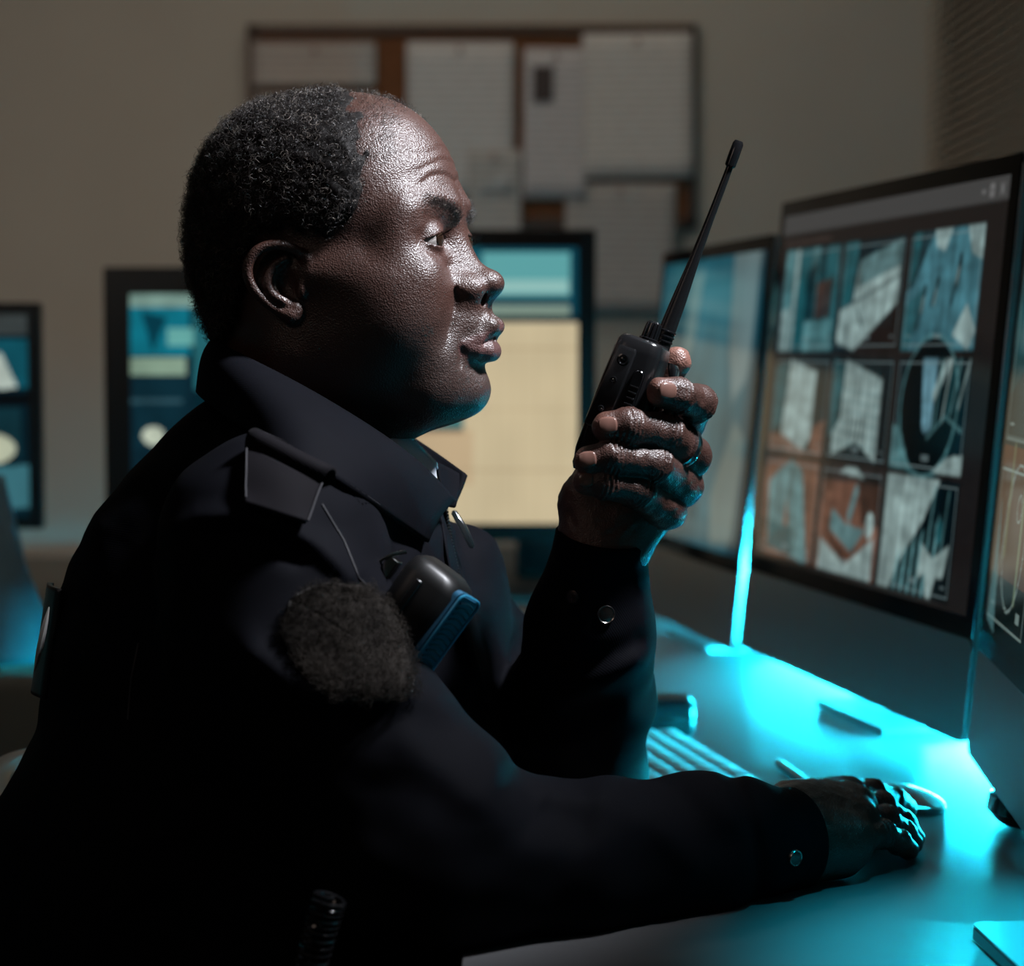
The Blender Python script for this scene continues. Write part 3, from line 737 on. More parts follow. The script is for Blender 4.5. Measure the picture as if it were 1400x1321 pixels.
def head_base(P, ears=True):
    X = P[:, 0]; Z = P[:, 2]; ay = np.abs(P[:, 1])
    P2 = np.stack([X, ay, Z], 1).astype(np.float32)
    d = ell(P2, (-.004, 0, .052), (.0885, .074, .084))
    d = smin(d, ell(P2, (.034, 0, .061), (.0560, .062, .0665)), .03)
    d = smin(d, ell(P2, (-.042, 0, .012), (.042, .053, .050)), .03)
    d = smin(d, ell(P2, (.040, 0, -.010), (.056, .060, .066)), .025)
    d = smin(d, cap(P2, (.000, .047, -.042), (.078, .018, -.068), .026, .024), .022)
    d = smin(d, ell(P2, (.0980, 0, -.067), (.0200, .0205, .0185)), .018)
    d = smin(d, ell(P2, (.0885, 0, -.025), (.0320, .0285, .033)), .016)
    d = smin(d, ell(P2, (.066, .038, -.012), (.030, .026, .032)), .02)
    d = smin(d, cap(P2, (.080, .041, .010), (.015, .064, .010), .014, .010), .02)
    d = smin(d, ell(P2, (.034, .046, -.022), (.045, .022, .042)), .02)
    d = smin(d, cap(P2, (.0880, .010, .056), (.074, .045, .053), .0110, .0105), .014)
    d = smin(d, ell(P2, (.083, .020, -.050), (.020, .020, .022)), .016)
    d = smin(d, ell(P2, (.066, .047, .036), (.014, .014, .020)), .014)
    d = smin(d, cap(P2, (.050, 0, -.078), (.0, 0, -.085), .026, .04), .02)      # full under-chin
    neck = cap(P2, (-.008, 0, -.02), (-.028, 0, -.160), .059, .062)
    d = smin(d, neck, .025)
    # eye sockets
    d = smax(d, -ell(P2, (.101, .0305, .0335), (.0125, .0165, .0100)), .010)
    # lids: a ball over the eyeball, opened by an almond
    q = P2 - np.array(EYE_C, np.float32)
    lid = np.sqrt((q ** 2).sum(1)) - (EYE_R + .0016)
    u = (q[:, 1] + .003) / .0165                       # across the eye
    up = .0050 * (1 - u * u) + .0002 - .0015 * u; lo = -.0042 * (1 - u * u) + .0002 - .0015 * u
    ap = np.maximum(q[:, 2] - up, lo - q[:, 2])
    ap = np.maximum(ap, -(q[:, 0] - .002))
    d = smin(d, smax(lid, -ap * .8, .0012), .0035)
    d = smax(d, -smax(ap, -(q[:, 0]) + .004, .001), .0010)
    # fold above the upper lid, pouch beneath the lower
    d = smin(d, cap(P2, (.0885, .018, .0450), (.080, .045, .0420), .0045, .0040), .006)
    d = smin(d, chain(P2, [(.0915, .021, .0225), (.0890, .032, .0195), (.080, .044, .0230)], [.0030, .0035, .0028]), .006)
    # nose
    n = cap(P2, (.0880, 0, .044), (.1040, 0, .014), .0068, .0090)
    n = smin(n, cap(P2, (.090, .004, .030), (.100, .010, .006), .0075, .0085), .010)
    n = smin(n, ell(P2, (.1150, 0, .0050), (.0132, .0125, .0105)), .008)
    n = smin(n, ell(P2, (.1045, .0145, .0010), (.0140, .0088, .0095)), .0055)
    n = smin(n, cap(P2, (.1175, 0, .0010), (.108, 0, -.0055), .0045, .0045), .004)
    d = smin(d, n, .012)
    d = smax(d, -ell(P2, (.1115, .0080, -.0050), (.0075, .0038, .0065), frame((1, .25, .45))), .0025)
    # crease round the wing of the nose
    gr = polyline_dist(P2, [(.112, .0240, -.007), (.1035, .0255, -.003), (.0985, .0240, .004)])
    d = d + .0018 * np.exp(-(gr / .0026) ** 2)
    # lips
    up_l = chain(P2, [(.1060, .0210, -.0368), (.1150, .0130, -.0325), (.1205, .0055, -.0240), (.1208, 0, -.0240)], [.0014, .0030, .0058, .0060], .002)
    lo_l = chain(P2, [(.1060, .0210, -.0384), (.1135, .0130, -.0406), (.1172, .0055, -.0408), (.1175, 0, -.0408)], [.0016, .0042, .0068, .0072], .002)
    d = smin(d, up_l, .006); d = smin(d, lo_l, .005)
    slit = chain(P2, [(.1070, .0218, -.0376), (.1170, .0140, -.0362), (.124, .0055, -.0322), (.128, 0, -.0318)], [-.0012, .0004, .0016, .0018])
    d = smax(d, -slit, .0018)
    d = smax(d, -cap(P2, (.120, 0, -.0322), (.100, 0, -.0330), .0020, .0022), .0018)
    ph = polyline_dist(P2, [(.118, 0, -.0120), (.124, 0, -.0235)])
    d = d + .0014 * np.exp(-(ph / .0032) ** 2)
    # under the lower lip
    ch = polyline_dist(P2, [(.1150, 0, -.0525), (.108, .020, -.0505)])
    d = d + .0010 * np.exp(-(ch / .0055) ** 2)
    # fold from nose to mouth corner, lower jowl line, furrows of the brow
    nl = polyline_dist(P2, [(.1030, .0250, -.0060), (.1005, .0265, -.0150), (.0975, .0295, -.0260), (.0945, .0315, -.0370)])
    d = d + .0019 * np.exp(-(nl / .0042) ** 2)
    nb = polyline_dist(P2, [(.0960, .0350, .000), (.0900, .0430, -.018), (.0840, .044, -.036)])
    d = d - .0012 * np.exp(-(nb / .0085) ** 2)
    mc = polyline_dist(P2, [(.1060, .0235, -.0400), (.1030, .0245, -.0500)])
    d = d + .0016 * np.exp(-(mc / .0035) ** 2)
    for k, (zz, am) in enumerate(((.0745, .0006), (.0850, .0004), (.0955, .0003))):
        zc = zz + .0035 * np.sin(ay * 90 + k) - .25 * np.maximum(ay - .03, 0)
        fade = sstep(.050, .036, ay) * sstep(.05, .07, X)
        d = d + am * fade * np.exp(-((Z - zc) / .0016) ** 2) - am * .7 * fade * np.exp(-((Z - zc - .0040) / .0026) ** 2)
    fr = polyline_dist(P2, [(.100, .0065, .049), (.103, .0055, .062)])
    d = d + .0010 * np.exp(-(fr / .0018) ** 2)
    br = polyline_dist(P2, [(.104, .011, .060), (.099, .026, .0635), (.089, .040, .0640)])
    d = d - .0012 * np.exp(-(br / .0050) ** 2)
    for a in ((.080, .0475, .030), (.079, .0475, .024)):
        cf = polyline_dist(P2, [a, (a[0] - .013, a[1] + .008, a[2] - .004 + (a[2] - .030) * .8)])
        d = d + .0009 * np.exp(-(cf / .0012) ** 2)
    ub = polyline_dist(P2, [(.0935, .024, .0155), (.0915, .032, .0130), (.083, .044, .0165)])
    d = d + .0009 * np.exp(-(ub / .0018) ** 2)
    d = d + .0018 * np.exp(-(np.sqrt((X - .02) ** 2 + (Z - .055) ** 2 + (ay - .075) ** 2) / .022) ** 2)
    if ears:
        m = (X < .03) & (X > -.06) & (Z > -.045) & (Z < .06) & (ay > .05)
        if m.any():
            e = ear_field(P2[m]); dm = d[m]
            d = d.copy(); d[m] = smin(dm, e, .003)
    return d
def hair_mask(P):
    X = P[:, 0]; ay = np.abs(P[:, 1]); Z = P[:, 2]
    n = vnoise(P, 70.0, 3) * .004 + vnoise(P, 160.0, 5) * .003
    # the hairline: temple hangs forward, the crown has receded
    xf = np.interp(Z, [.025, .040, .060, .085, .105, .125, .145], [.028, .040, .055, .053, .047, .036, .010])
    front = (xf + n * 1.6 - X) / .016
    zl = np.interp(X, [-.09, -.062, -.045, -.034, -.024, .0, .012, .04], [-.042, -.036, -.022, .006, .036, .041, .036, .034])
    low = (Z - zl - n) / .006
    return np.clip(np.minimum(front, low), 0, 1)
def hair_thick(P):
    X = P[:, 0]; ay = np.abs(P[:, 1]); Z = P[:, 2]
    top = sstep(.106, .138, Z + .35 * X)                     # thin on top
    return (.0058 * (1 - .85 * top)) * sstep(0, 1, hair_mask(P)) + .0004
def skin_material():
    m, nt, b = new_mat('dark_brown_skin')
    L = nt.links
    at_ = nt.nodes.new('ShaderNodeAttribute'); at_.attribute_name = 'tone'
    tc = nt.nodes.new('ShaderNodeTexCoord')
    n = nt.nodes.new('ShaderNodeTexNoise'); n.inputs['Scale'].default_value = 90; n.inputs['Detail'].default_value = 5
    L.new(tc.outputs['Object'], n.inputs['Vector'])
    mx = nt.nodes.new('ShaderNodeMix'); mx.data_type = 'RGBA'; mx.blend_type = 'MULTIPLY'
    mx.inputs['Factor'].default_value = 1
    rp = nt.nodes.new('ShaderNodeMapRange'); rp.inputs['To Min'].default_value = .75; rp.inputs['To Max'].default_value = 1.25
    L.new(n.outputs['Fac'], rp.inputs['Value'])
    L.new(at_.outputs['Color'], mx.inputs['A']); L.new(rp.outputs['Result'], mx.inputs['B'])
    L.new(mx.outputs['Result'], b.inputs['Base Color'])
    b.inputs['Roughness'].default_value = .40
    b.inputs['Specular IOR Level'].default_value = .72
    b.inputs['Subsurface Weight'].default_value = .0
    # pores and fine creases
    vo = nt.nodes.new('ShaderNodeTexVoronoi'); vo.inputs['Scale'].default_value = 900
    L.new(tc.outputs['Object'], vo.inputs['Vector'])
    n2 = nt.nodes.new('ShaderNodeTexNoise'); n2.inputs['Scale'].default_value = 420; n2.inputs['Detail'].default_value = 4
    L.new(tc.outputs['Object'], n2.inputs['Vector'])
    ad = nt.nodes.new('ShaderNodeMath'); ad.operation = 'ADD'
    L.new(vo.outputs['Distance'], ad.inputs[0]); L.new(n2.outputs['Fac'], ad.inputs[1])
    bp = nt.nodes.new('ShaderNodeBump'); bp.inputs['Strength'].default_value = .55; bp.inputs['Distance'].default_value = .0006
    L.new(ad.outputs[0], bp.inputs['Height']); L.new(bp.outputs['Normal'], b.inputs['Normal'])
    rr = nt.nodes.new('ShaderNodeMapRange'); rr.inputs['To Min'].default_value = .33; rr.inputs['To Max'].default_value = .50
    L.new(n2.outputs['Fac'], rr.inputs['Value']); L.new(rr.outputs['Result'], b.inputs['Roughness'])
    return m
SKIN = skin_material()
def set_tone(o, C):
    a = o.data.color_attributes.new('tone', 'FLOAT_COLOR', 'POINT')
    a.data.foreach_set('color', np.concatenate([C, np.ones((len(C), 1))], 1).astype(np.float32).ravel())

SKIN_BASE = np.array([.056, .0225, .0160])
def head_tone(P):
    X = P[:, 0]; ay = np.abs(P[:, 1]); Z = P[:, 2]
    P2 = np.stack([X, ay, Z], 1).astype(np.float32)
    C = np.tile(SKIN_BASE, (len(P), 1))
    def mixc(C, c, w): return C * (1 - w[:, None]) + np.array(c) * w[:, None]
    lower = sstep(.004, -.04, Z) * sstep(.02, .07, X)
    C = mixc(C, (.040, .026, .022), lower * .6)                       # shaved beard
    lipd = np.minimum(polyline_dist(P2, [(.1070, .0205, -.0370), (.1160, .0125, -.0325), (.1250, 0, -.0250)]) - .0048,
                      polyline_dist(P2, [(.1070, .0205, -.0385), (.1150, .0125, -.0405), (.122, 0, -.0408)]) - .0060)
    C = mixc(C, (.105, .045, .042), sstep(.002, -.001, lipd) * .8)
    br = polyline_dist(P2, [(.100, .010, .0500), (.096, .020, .0560), (.088, .036, .0585), (.078, .047, .0540)])
    C = mixc(C, (.012, .010, .010), sstep(.0048, .0022, br) * .75)
    C = mixc(C, (.014, .010, .009), hair_mask(P) * .85)
    C = mixc(C, (.075, .030, .024), sstep(.02, .01, np.sqrt(((P2 - [.093, .031, .031]) ** 2).sum(1))) * .25)
    return C
# ------------------------------------------------------------------ hands
def pts(L): return [at(a, b, c) for a, b, c in L]
FING_L = {   # the raised left hand: knuckle -> tip (pixel, pixel, distance, radius)
 'index': [(926, 606, 1.518, .0125), (953, 551, 1.470, .0118), (926, 540, 1.447, .0108), (904, 536, 1.441, .0100)],
 'middle': [(946, 624, 1.486, .0132), (908, 592, 1.452, .0124), (860, 583, 1.436, .0114), (831, 584, 1.435, .0104)],
 'ring': [(934, 664, 1.490, .0135), (893, 633, 1.450, .0124), (838, 625, 1.435, .0112), (805, 630, 1.435, .0100)],
 'little': [(912, 698, 1.486, .0128), (869, 668, 1.451, .0117), (826, 660, 1.438, .0102), (802, 658, 1.438, .0092)],
}
THUMB_L = [(806, 690, 1.506, .0200), (846, 600, 1.530, .0160), (893, 540, 1.522, .0125), (925, 494, 1.512, .0102)]
def finger(P, L, k=.0025):
    pp = pts([q[:3] for q in L]); rs = [q[3] for q in L]
    d = chain(P, pp, rs, k)
    for i in (1, 2):                                   # knuckle bulges and creases
        c = pp[i]
        d = smin(d, np.sqrt(((P - c) ** 2).sum(1)) - rs[i] * 1.07, .003)
    return d
HAND_L_LO, HAND_L_HI = at(740, 900, 1.5) - [0, .12, .0], at(1000, 460, 1.5) + [0, .12, 0]
def hand_left(P):
    P = P.astype(np.float32)
    w = at(816, 795, 1.500)
    palm = cap(P, at(870, 672, 1.503), at(822, 752, 1.503), .0210, .0225)
    palm = smin(palm, cap(P, at(893, 690, 1.497), at(840, 765, 1.503), .0180, .0180), .012)
    palm = smin(palm, cap(P, at(803, 682, 1.500), at(808, 760, 1.500), .0185, .0215), .012)
    palm = smin(palm, cap(P, at(838, 640, 1.525), at(915, 640, 1.515), .015, .013), .012)
    palm = smin(palm, cap(P, at(822, 752, 1.503), at(808, 900, 1.520), .0225, .0250), .02)
    th = chain(P, pts([q[:3] for q in THUMB_L]), [q[3] for q in THUMB_L], .004)
    palm = smin(palm, th, .008)
    fs = [finger(P, FING_L[n]) for n in ('index', 'middle', 'ring', 'little')]
    # each finger melts into the palm at its knuckle only
    out = palm
    for n, f in zip(('index', 'middle', 'ring', 'little'), fs):
        c = pts([q[:3] for q in FING_L[n]])[0]
        near = np.clip(1 - np.sqrt(((P - c) ** 2).sum(1)) / .030, 0, 1)
        out = smin(out, f, .0015) - 0
        out = out - .0025 * near * near
    # skin folds across the knuckles and the heel of the hand
    s = P * np.float32(1.0)
    for n in ('index', 'middle', 'ring', 'little'):
        q = FING_L[n]
        for i, am in ((1, .0008), (2, .0006)):
            c = at(*q[i][:3]); ax = at(*q[min(i + 1, 3)][:3]) - at(*q[i - 1][:3]); ax = ax / np.linalg.norm(ax)
            r = P - c.astype(np.float32); t = r @ ax.astype(np.float32); rr = np.sqrt((r ** 2).sum(1))
            out = out + am * np.cos(t * 2 * np.pi / .0034) * np.exp(-(t / .0045) ** 2) * (rr < .022)
    for a, b, am in (((872, 705, 1.476), (820, 715, 1.476), .0010), ((862, 712, 1.476), (815, 742, 1.478), .0010), ((868, 722, 1.478), (835, 760, 1.480), .0008), ((895, 690, 1.47), (868, 700, 1.474), .0016), ((775, 700, 1.485), (812, 762, 1.478), .0009)):
        out = out + am * np.exp(-(cap(P, at(*a), at(*b), 0, 0) / .0026) ** 2)
    out = out + .0006 * vnoise(P, 180, 4) * (P[:, 2] > 0)
    return out
# the right hand resting at the mouse
RD = 1.565
FING_R = {
 'index': [(1158, 1092, 1.595, .0120), (1192, 1085, 1.635, .0098), (1222, 1093, 1.660, .0088), (1240, 1105, 1.672, .0080)],
 'middle': [(1166, 1106, 1.562, .0122), (1204, 1103, 1.592, .0102), (1234, 1126, 1.602, .0090), (1249, 1146, 1.598, .0080)],
 'ring': [(1170, 1126, 1.535, .0120), (1210, 1121, 1.562, .0098), (1236, 1140, 1.574, .0086), (1247, 1153, 1.578, .0078)],
 'little': [(1164, 1150, 1.508, .0112), (1206, 1140, 1.530, .0092), (1229, 1152, 1.545, .0082), (1242, 1162, 1.556, .0074)],
}
HAND_R_LO, HAND_R_HI = at(980, 1260, 1.53) - [0, .12, .0], at(1290, 1030, 1.53) + [0, .16, 0]
def hand_right(P):
    P = P.astype(np.float32)
    w = at(1065, 1148, 1.50)
    out = cap(P, w, at(985, 1165, 1.47), .0260, .0270)
    for n, r in (('index', .0165), ('middle', .0180), ('ring', .0180), ('little', .0160)):
        c = at(*FING_R[n][0][:3])
        off = {'index': (1085, 1112, 1.535), 'middle': (1085, 1122, 1.515), 'ring': (1083, 1150, 1.500), 'little': (1080, 1165, 1.490)}[n]
        out = smin(out, cap(P, at(*off), c, .0235, r), .012)
    out = smin(out, cap(P, at(1090, 1165, 1.495), at(1148, 1172, 1.505), .016, .014), .012)
    th = chain(P, pts([(1085, 1130, 1.555), (1135, 1130, 1.600), (1175, 1135, 1.625), (1200, 1140, 1.630)]), [.018, .015, .0115, .010], .004)
    out = smin(out, th, .010)
    for n in ('index', 'middle', 'ring', 'little'):
        f = finger(P, FING_R[n])
        c0 = at(*FING_R[n][0][:3]); near = np.clip(1 - np.sqrt(((P - c0) ** 2).sum(1)) / .026, 0, 1)
        out = smin(out, f, .0012) - .0020 * near * near
        # tendons on the back of the hand
        a = at(*FING_R[n][0][:3]) + np.array([0, 0, .009]); b = at(1075, 1105, 1.51) + np.array([0, 0, .010])
        out = out - .0012 * np.exp(-(cap(P, a, b, 0, 0) / .006) ** 2)
        q = FING_R[n]
        c = at(*q[1][:3]); ax = at(*q[2][:3]) - at(*q[0][:3]); ax = ax / np.linalg.norm(ax)
        r = P - c.astype(np.float32); t = r @ ax.astype(np.float32); rr = np.sqrt((r ** 2).sum(1))
        out = out + .0007 * np.cos(t * 2 * np.pi / .0034) * np.exp(-(t / .0045) ** 2) * (rr < .02)
    out = np.maximum(out, (DESK_Z + .0008) - P[:, 2])
    return out + .0005 * vnoise(P, 180, 6)
def hand_tone(W, left):
    C = np.tile(SKIN_BASE, (len(W), 1)).astype(float)
    def mixc(C, c, w): return C * (1 - w[:, None]) + np.array(c) * w[:, None]
    if left:
        P = W.astype(np.float32)
        pa = np.minimum(cap(P, at(868, 712, 1.475), at(820, 740, 1.475), 0, 0), cap(P, at(800, 680, 1.480), at(806, 770, 1.480), 0, 0))
        C = mixc(C, (.150, .060, .040), sstep(.030, .010, pa) * .55)
        for n in FING_L:
            t = at(*FING_L[n][3][:3]) + (at(*FING_L[n][3][:3]) - at(*FING_L[n][2][:3])) * .3
            C = mixc(C, (.20, .085, .060), sstep(.015, .006, np.sqrt(((P - t) ** 2).sum(1))) * .55)
        t = at(*THUMB_L[3][:3])
        C = mixc(C, (.26, .12, .09), sstep(.022, .012, np.sqrt(((P - t) ** 2).sum(1))) * .8)
    else:
        C *= .85
    return C

# ------------------------------------------------------------------ the body under the clothes
MIDD = 1.56
def scaled_chain(P, L, ymid, ky, k=.03):
    Q = P.copy(); Q[:, 1] = (P[:, 1] - ymid) / ky + ymid
    pp = []
    for a, b, r in L:
        p = at(a, b, MIDD); p[1] = ymid; pp.append(p)
    return chain(Q, pp, [q[2] for q in L], k)
YMID = float(at(400, 800, MIDD)[1])
TORSO = [(412, 672, .078), (380, 770, .118), (367, 880, .145), (370, 1000, .149), (378, 1080, .147), (345, 1190, .176), (325, 1320, .190), (320, 1440, .175)]
def body_under(P):
    d = scaled_chain(P, [(a, b, r - .022) for a, b, r in TORSO], YMID, 1.25)
    d = smin(d, cap(P, at(430, 655, 1.49), at(385, 750, 1.385), .032, .046), .04)
    d = smin(d, cap(P, at(450, 650, 1.62), at(480, 725, 1.73), .032, .046), .04)
    d = smin(d, chain(P, pts([(385, 752, 1.385), (590, 1160, 1.36)]), [.048, .042]), .02)
    d = smin(d, chain(P, pts([(590, 1160, 1.36), (850, 1155, 1.42), (1068, 1148, 1.50)]), [.040, .034, .0255]), .02)
    d = smin(d, chain(P, pts([(470, 720, 1.73), (768, 1062, 1.655)]), [.046, .038]), .02)
    d = smin(d, chain(P, pts([(768, 1062, 1.655), (812, 860, 1.52)]), [.036, .025]), .02)
    d = smin(d, cap(P, at(440, 520, 1.526), at(405, 640, MIDD), .052, .06), .02)
    hip = at(330, 1440, MIDD)
    for s in (-1, 1):
        h = hip + np.array([0, s * .10, 0]); kn = np.array([hip[0] + .46, hip[1] + s * .13, .50]); an = np.array([hip[0] + .50, hip[1] + s * .14, .10])
        d = smin(d, chain(P, [h, kn], [.080, .055]), .03)
        d = smin(d, chain(P, [kn, an], [.052, .036]), .01)
    return d
# ------------------------------------------------------------------ jacket
def fold(P, L, depth, w, wy=.05):
    """distance field of a fold line, wide across the view depth"""
    pp = pts([(a, b, depth) for a, b in L])
    s = np.array([1, w / wy, 1], np.float32)
    return polyline_dist(P * s, [p * s for p in pp])
FOLDS = [  # (pixels, distance, width, height)
 ([(225, 728), (262, 712), (330, 705), (385, 722), (440, 752), (478, 792)], 1.30, .0075, .0060),
 ([(300, 735), (352, 742), (402, 765)], 1.29, .0070, -.0050),
 ([(340, 900), (400, 945), (470, 962), (560, 963), (640, 985), (690, 1035), (705, 1075)], 1.27, .012, .0120),
 ([(470, 985), (560, 990), (630, 1020)], 1.26, .016, -.0070),
 ([(250, 760), (215, 860), (205, 960), (235, 1050)], 1.31, .012, .0050),
 ([(-10, 1125), (70, 1160), (160, 1172), (235, 1150)], 1.31, .011, .0090),
 ([(-10, 1170), (60, 1195), (150, 1205)], 1.31, .010, -.0080),
 ([(-20, 1215), (60, 1250), (140, 1255), (200, 1220)], 1.31, .012, .0090),
 ([(80, 925), (120, 985), (190, 1035), (260, 1090)], 1.31, .014, -.0080),
 ([(150, 1100), (250, 1120), (330, 1190), (390, 1270)], 1.28, .012, .0050),
 ([(560, 1020), (640, 1090), (720, 1130), (760, 1180)], 1.28, .014, .0060),
 ([(705, 1078), (730, 1120), (790, 1140)], 1.33, .012, -.0080),
 ([(830, 1085), (900, 1120), (950, 1185)], 1.38, .012, .0050),
 ([(880, 1080), (930, 1100), (1000, 1160)], 1.40, .012, -.0045),
 ([(1005, 1065), (1022, 1110), (1035, 1180), (1040, 1215)], 1.44, .006, -.0050),
 ([(470, 700), (510, 790), (560, 900), (600, 980)], 1.42, .012, -.0060),
 ([(690, 1020), (780, 1000), (850, 960)], 1.58, .010, .0060),
 ([(740, 880), (800, 900), (870, 880)], 1.50, .009, -.0050),
 ([(770, 960), (820, 930), (868, 900)], 1.50, .010, .0060),
]
CUFF_L = (at(824, 730, 1.500), at(800, 880, 1.525))
CUFF_R = (at(1088, 1146, 1.500), at(1000, 1160, 1.470))
def jacket_field(P):
    P = P.astype(np.float32)
    d = scaled_chain(P, TORSO, YMID, 1.27, .03)
    d = smin(d, cap(P, at(425, 655, 1.49), at(372, 745, 1.385), .036, .064), .035)
    d = smin(d, cap(P, at(450, 640, 1.62), at(480, 725, 1.735), .040, .064), .035)
    d = smin(d, cap(P, at(318, 628, 1.540), at(400, 640, 1.540), .040, .05), .03)
    # near sleeve
    arm = chain(P, pts([(366, 750, 1.380), (402, 900, 1.365), (575, 1150, 1.360)]), [.066, .067, .068], .02)
    arm = smin(arm, chain(P, pts([(585, 1160, 1.358), (760, 1178, 1.395), (940, 1158, 1.450), (1020, 1150, 1.477), (1088, 1146, 1.500)]), [.064, .0530, .0475, .0400, .0335], .01), .03)
    arm = smin(arm, ell(P, at(968, 1112, 1.462), (.038, .035, .022)), .02)
    d = smin(d, arm, .03)
    # far sleeve
    arm2 = chain(P, pts([(478, 725, 1.735), (690, 965, 1.70), (772, 1056, 1.655)]), [.062, .056, .056], .02)
    arm2 = smin(arm2, chain(P, pts([(772, 1056, 1.655), (798, 950, 1.585), (806, 860, 1.525), (824, 730, 1.500)]), [.056, .0500, .0435, .0305], .01), .02)
    arm2 = smin(arm2, cap(P, at(852, 905, 1.55), at(850, 850, 1.54), .016, .018), .02)
    d = smin(d, arm2, .02)
    # chest pocket bulge on the far breast
    d = smin(d, ell(P, at(640, 830, 1.64), (.030, .055, .06)), .03)
    # folds
    for L, dep, w, am in FOLDS:
        d = d - am * np.exp(-(fold(P, L, dep, w) / w) ** 2)
    nz = vnoise(P, 14, 1) * .0035 + vnoise(P * np.array([1, .6, 1.5], np.float32), 34, 2) * .0020
    fade = 1 - np.exp(-(polyline_dist(P, [CUFF_L[0], CUFF_L[1]]) / .045) ** 2)
    d = d - nz * fade
    # open cuffs
    for (a, b), ri, ro in ((CUFF_L, .0245, .0305), (CUFF_R, .0285, .0335)):
        a = np.array(a, np.float32); b = np.array(b, np.float32)
        ax = (a - b) / np.linalg.norm(a - b); t = (P - a) @ ax
        rad = np.sqrt((((P - a) - t[:, None] * ax) ** 2).sum(1))
        region = (rad < .075) & (t > -.10) & (t < .09)
        tt = t if a is None else t
        cut = np.where(region, tt, -1.0)
        d = smax(d, cut, .002)
        d = smax(d, -np.where(region & (t > -.03), cap(P, a + ax * .03, b, ri, ri), 1.0), .002)
    # neck hole and hem
    d = smax(d, -cap(P, at(446, 520, 1.526), at(420, 640, 1.545), .066, .056), .006)
    d = np.maximum(d, .575 - P[:, 2])
    d = np.maximum(d, np.where(P[:, 0] > float(at(640, 1200, 1.4)[0]) - .02, (DESK_Z + .001) - P[:, 2], -1))
    return d
def hit(px, py, fn=None, start=1.05):
    """where the view ray meets the jacket"""
    fn = fn or jacket_field
    px = np.atleast_1d(np.array(px, float)); py = np.atleast_1d(np.array(py, float))
    o = np.array([0, 0, CAM_Z]); D = np.array([at(a, b, 1.0) - o for a, b in zip(px, py)])
    D /= np.linalg.norm(D, axis=1)[:, None]
    t = np.full(len(px), start)
    for _ in range(70):
        t = t + np.clip(fn((o + D * t[:, None]).astype(np.float32)) * .6, -.02, .05)
    Pn = o + D * t[:, None]
    e = .002; Pf = Pn.astype(np.float32)
    g = np.stack([fn(Pf + np.eye(3, dtype=np.float32)[k] * e) - fn(Pf - np.eye(3, dtype=np.float32)[k] * e) for k in range(3)], -1)
    g /= np.linalg.norm(g, axis=1)[:, None] + 1e-9
    return Pn, g
# ------------------------------------------------------------------ the person
def strands(name, Pn, Nn, mat, parent, length, rad, curl, thick, seed, grey=.12, flow=None, lift=.45):
    """short curled hairs as fine three-sided tubes in one mesh"""
    rng = np.random.default_rng(seed); n = len(Pn); K = 9
    t = np.linspace(0, 1, K)
    rnd = rng.normal(size=(n, 3)); tang = rnd - (rnd * Nn).sum(1)[:, None] * Nn
    tang /= np.linalg.norm(tang, axis=1)[:, None] + 1e-9
    if flow is not None:
        tang = tang * .35 + flow; tang -= (tang * Nn).sum(1)[:, None] * Nn; tang /= np.linalg.norm(tang, axis=1)[:, None] + 1e-9
    bit = np.cross(Nn, tang)
    ln = length * rng.uniform(.6, 1.3, n); ph = rng.uniform(0, 6.28, n); tw = rng.uniform(.8, 1.7, n) * rng.choice([-1, 1], n)
    cr = curl * rng.uniform(.6, 1.3, n)
    ang = ph[:, None] + tw[:, None] * 2 * np.pi * t[None]
    up = (Nn * lift + tang * rng.uniform(.2, .9, (n, 1))); up /= np.linalg.norm(up, axis=1)[:, None]
    side = np.cross(up, bit)
    C = Pn[:, None] + up[:, None] * (ln[:, None] * t)[..., None] + bit[:, None] * ((np.cos(ang) - np.cos(ph)[:, None]) * cr[:, None])[..., None] + side[:, None] * ((np.sin(ang) - np.sin(ph)[:, None]) * cr[:, None])[..., None]
    T = np.gradient(C, axis=1); T /= np.linalg.norm(T, axis=2)[..., None] + 1e-12
    A = np.cross(T, rng.normal(size=(n, 1, 3))); A /= np.linalg.norm(A, axis=2)[..., None] + 1e-12
    Bv = np.cross(T, A)
    rr = thick * (1 - .7 * t ** 2)
    ring = np.stack([C + (A * math.cos(a) + Bv * math.sin(a)) * rr[None, :, None] for a in (0, 2.094, 4.189)], 2)   # n,K,3,3
    V = ring.reshape(-1, 3)
    base = (np.arange(n) * K * 3)[:, None, None]
    i = (np.arange(K - 1) * 3)[None, :, None]; k = np.arange(3)[None, None]; k2 = (k + 1) % 3
    a = base + i + k; b = base + i + k2
    Q = np.stack([a + 0 * b, b + 0 * a, b + 3, a + 3], -1).reshape(-1, 4)
    o = mesh_obj(name, V, Q, mat, parent)
    g = (rng.random(n) < grey)
    Cc = np.where(g[:, None], [.20, .17, .145], [.026, .021, .019]) * rng.uniform(.6, 1.4, (n, 1))
    set_tone(o, np.repeat(Cc, K * 3, 0))
    return o

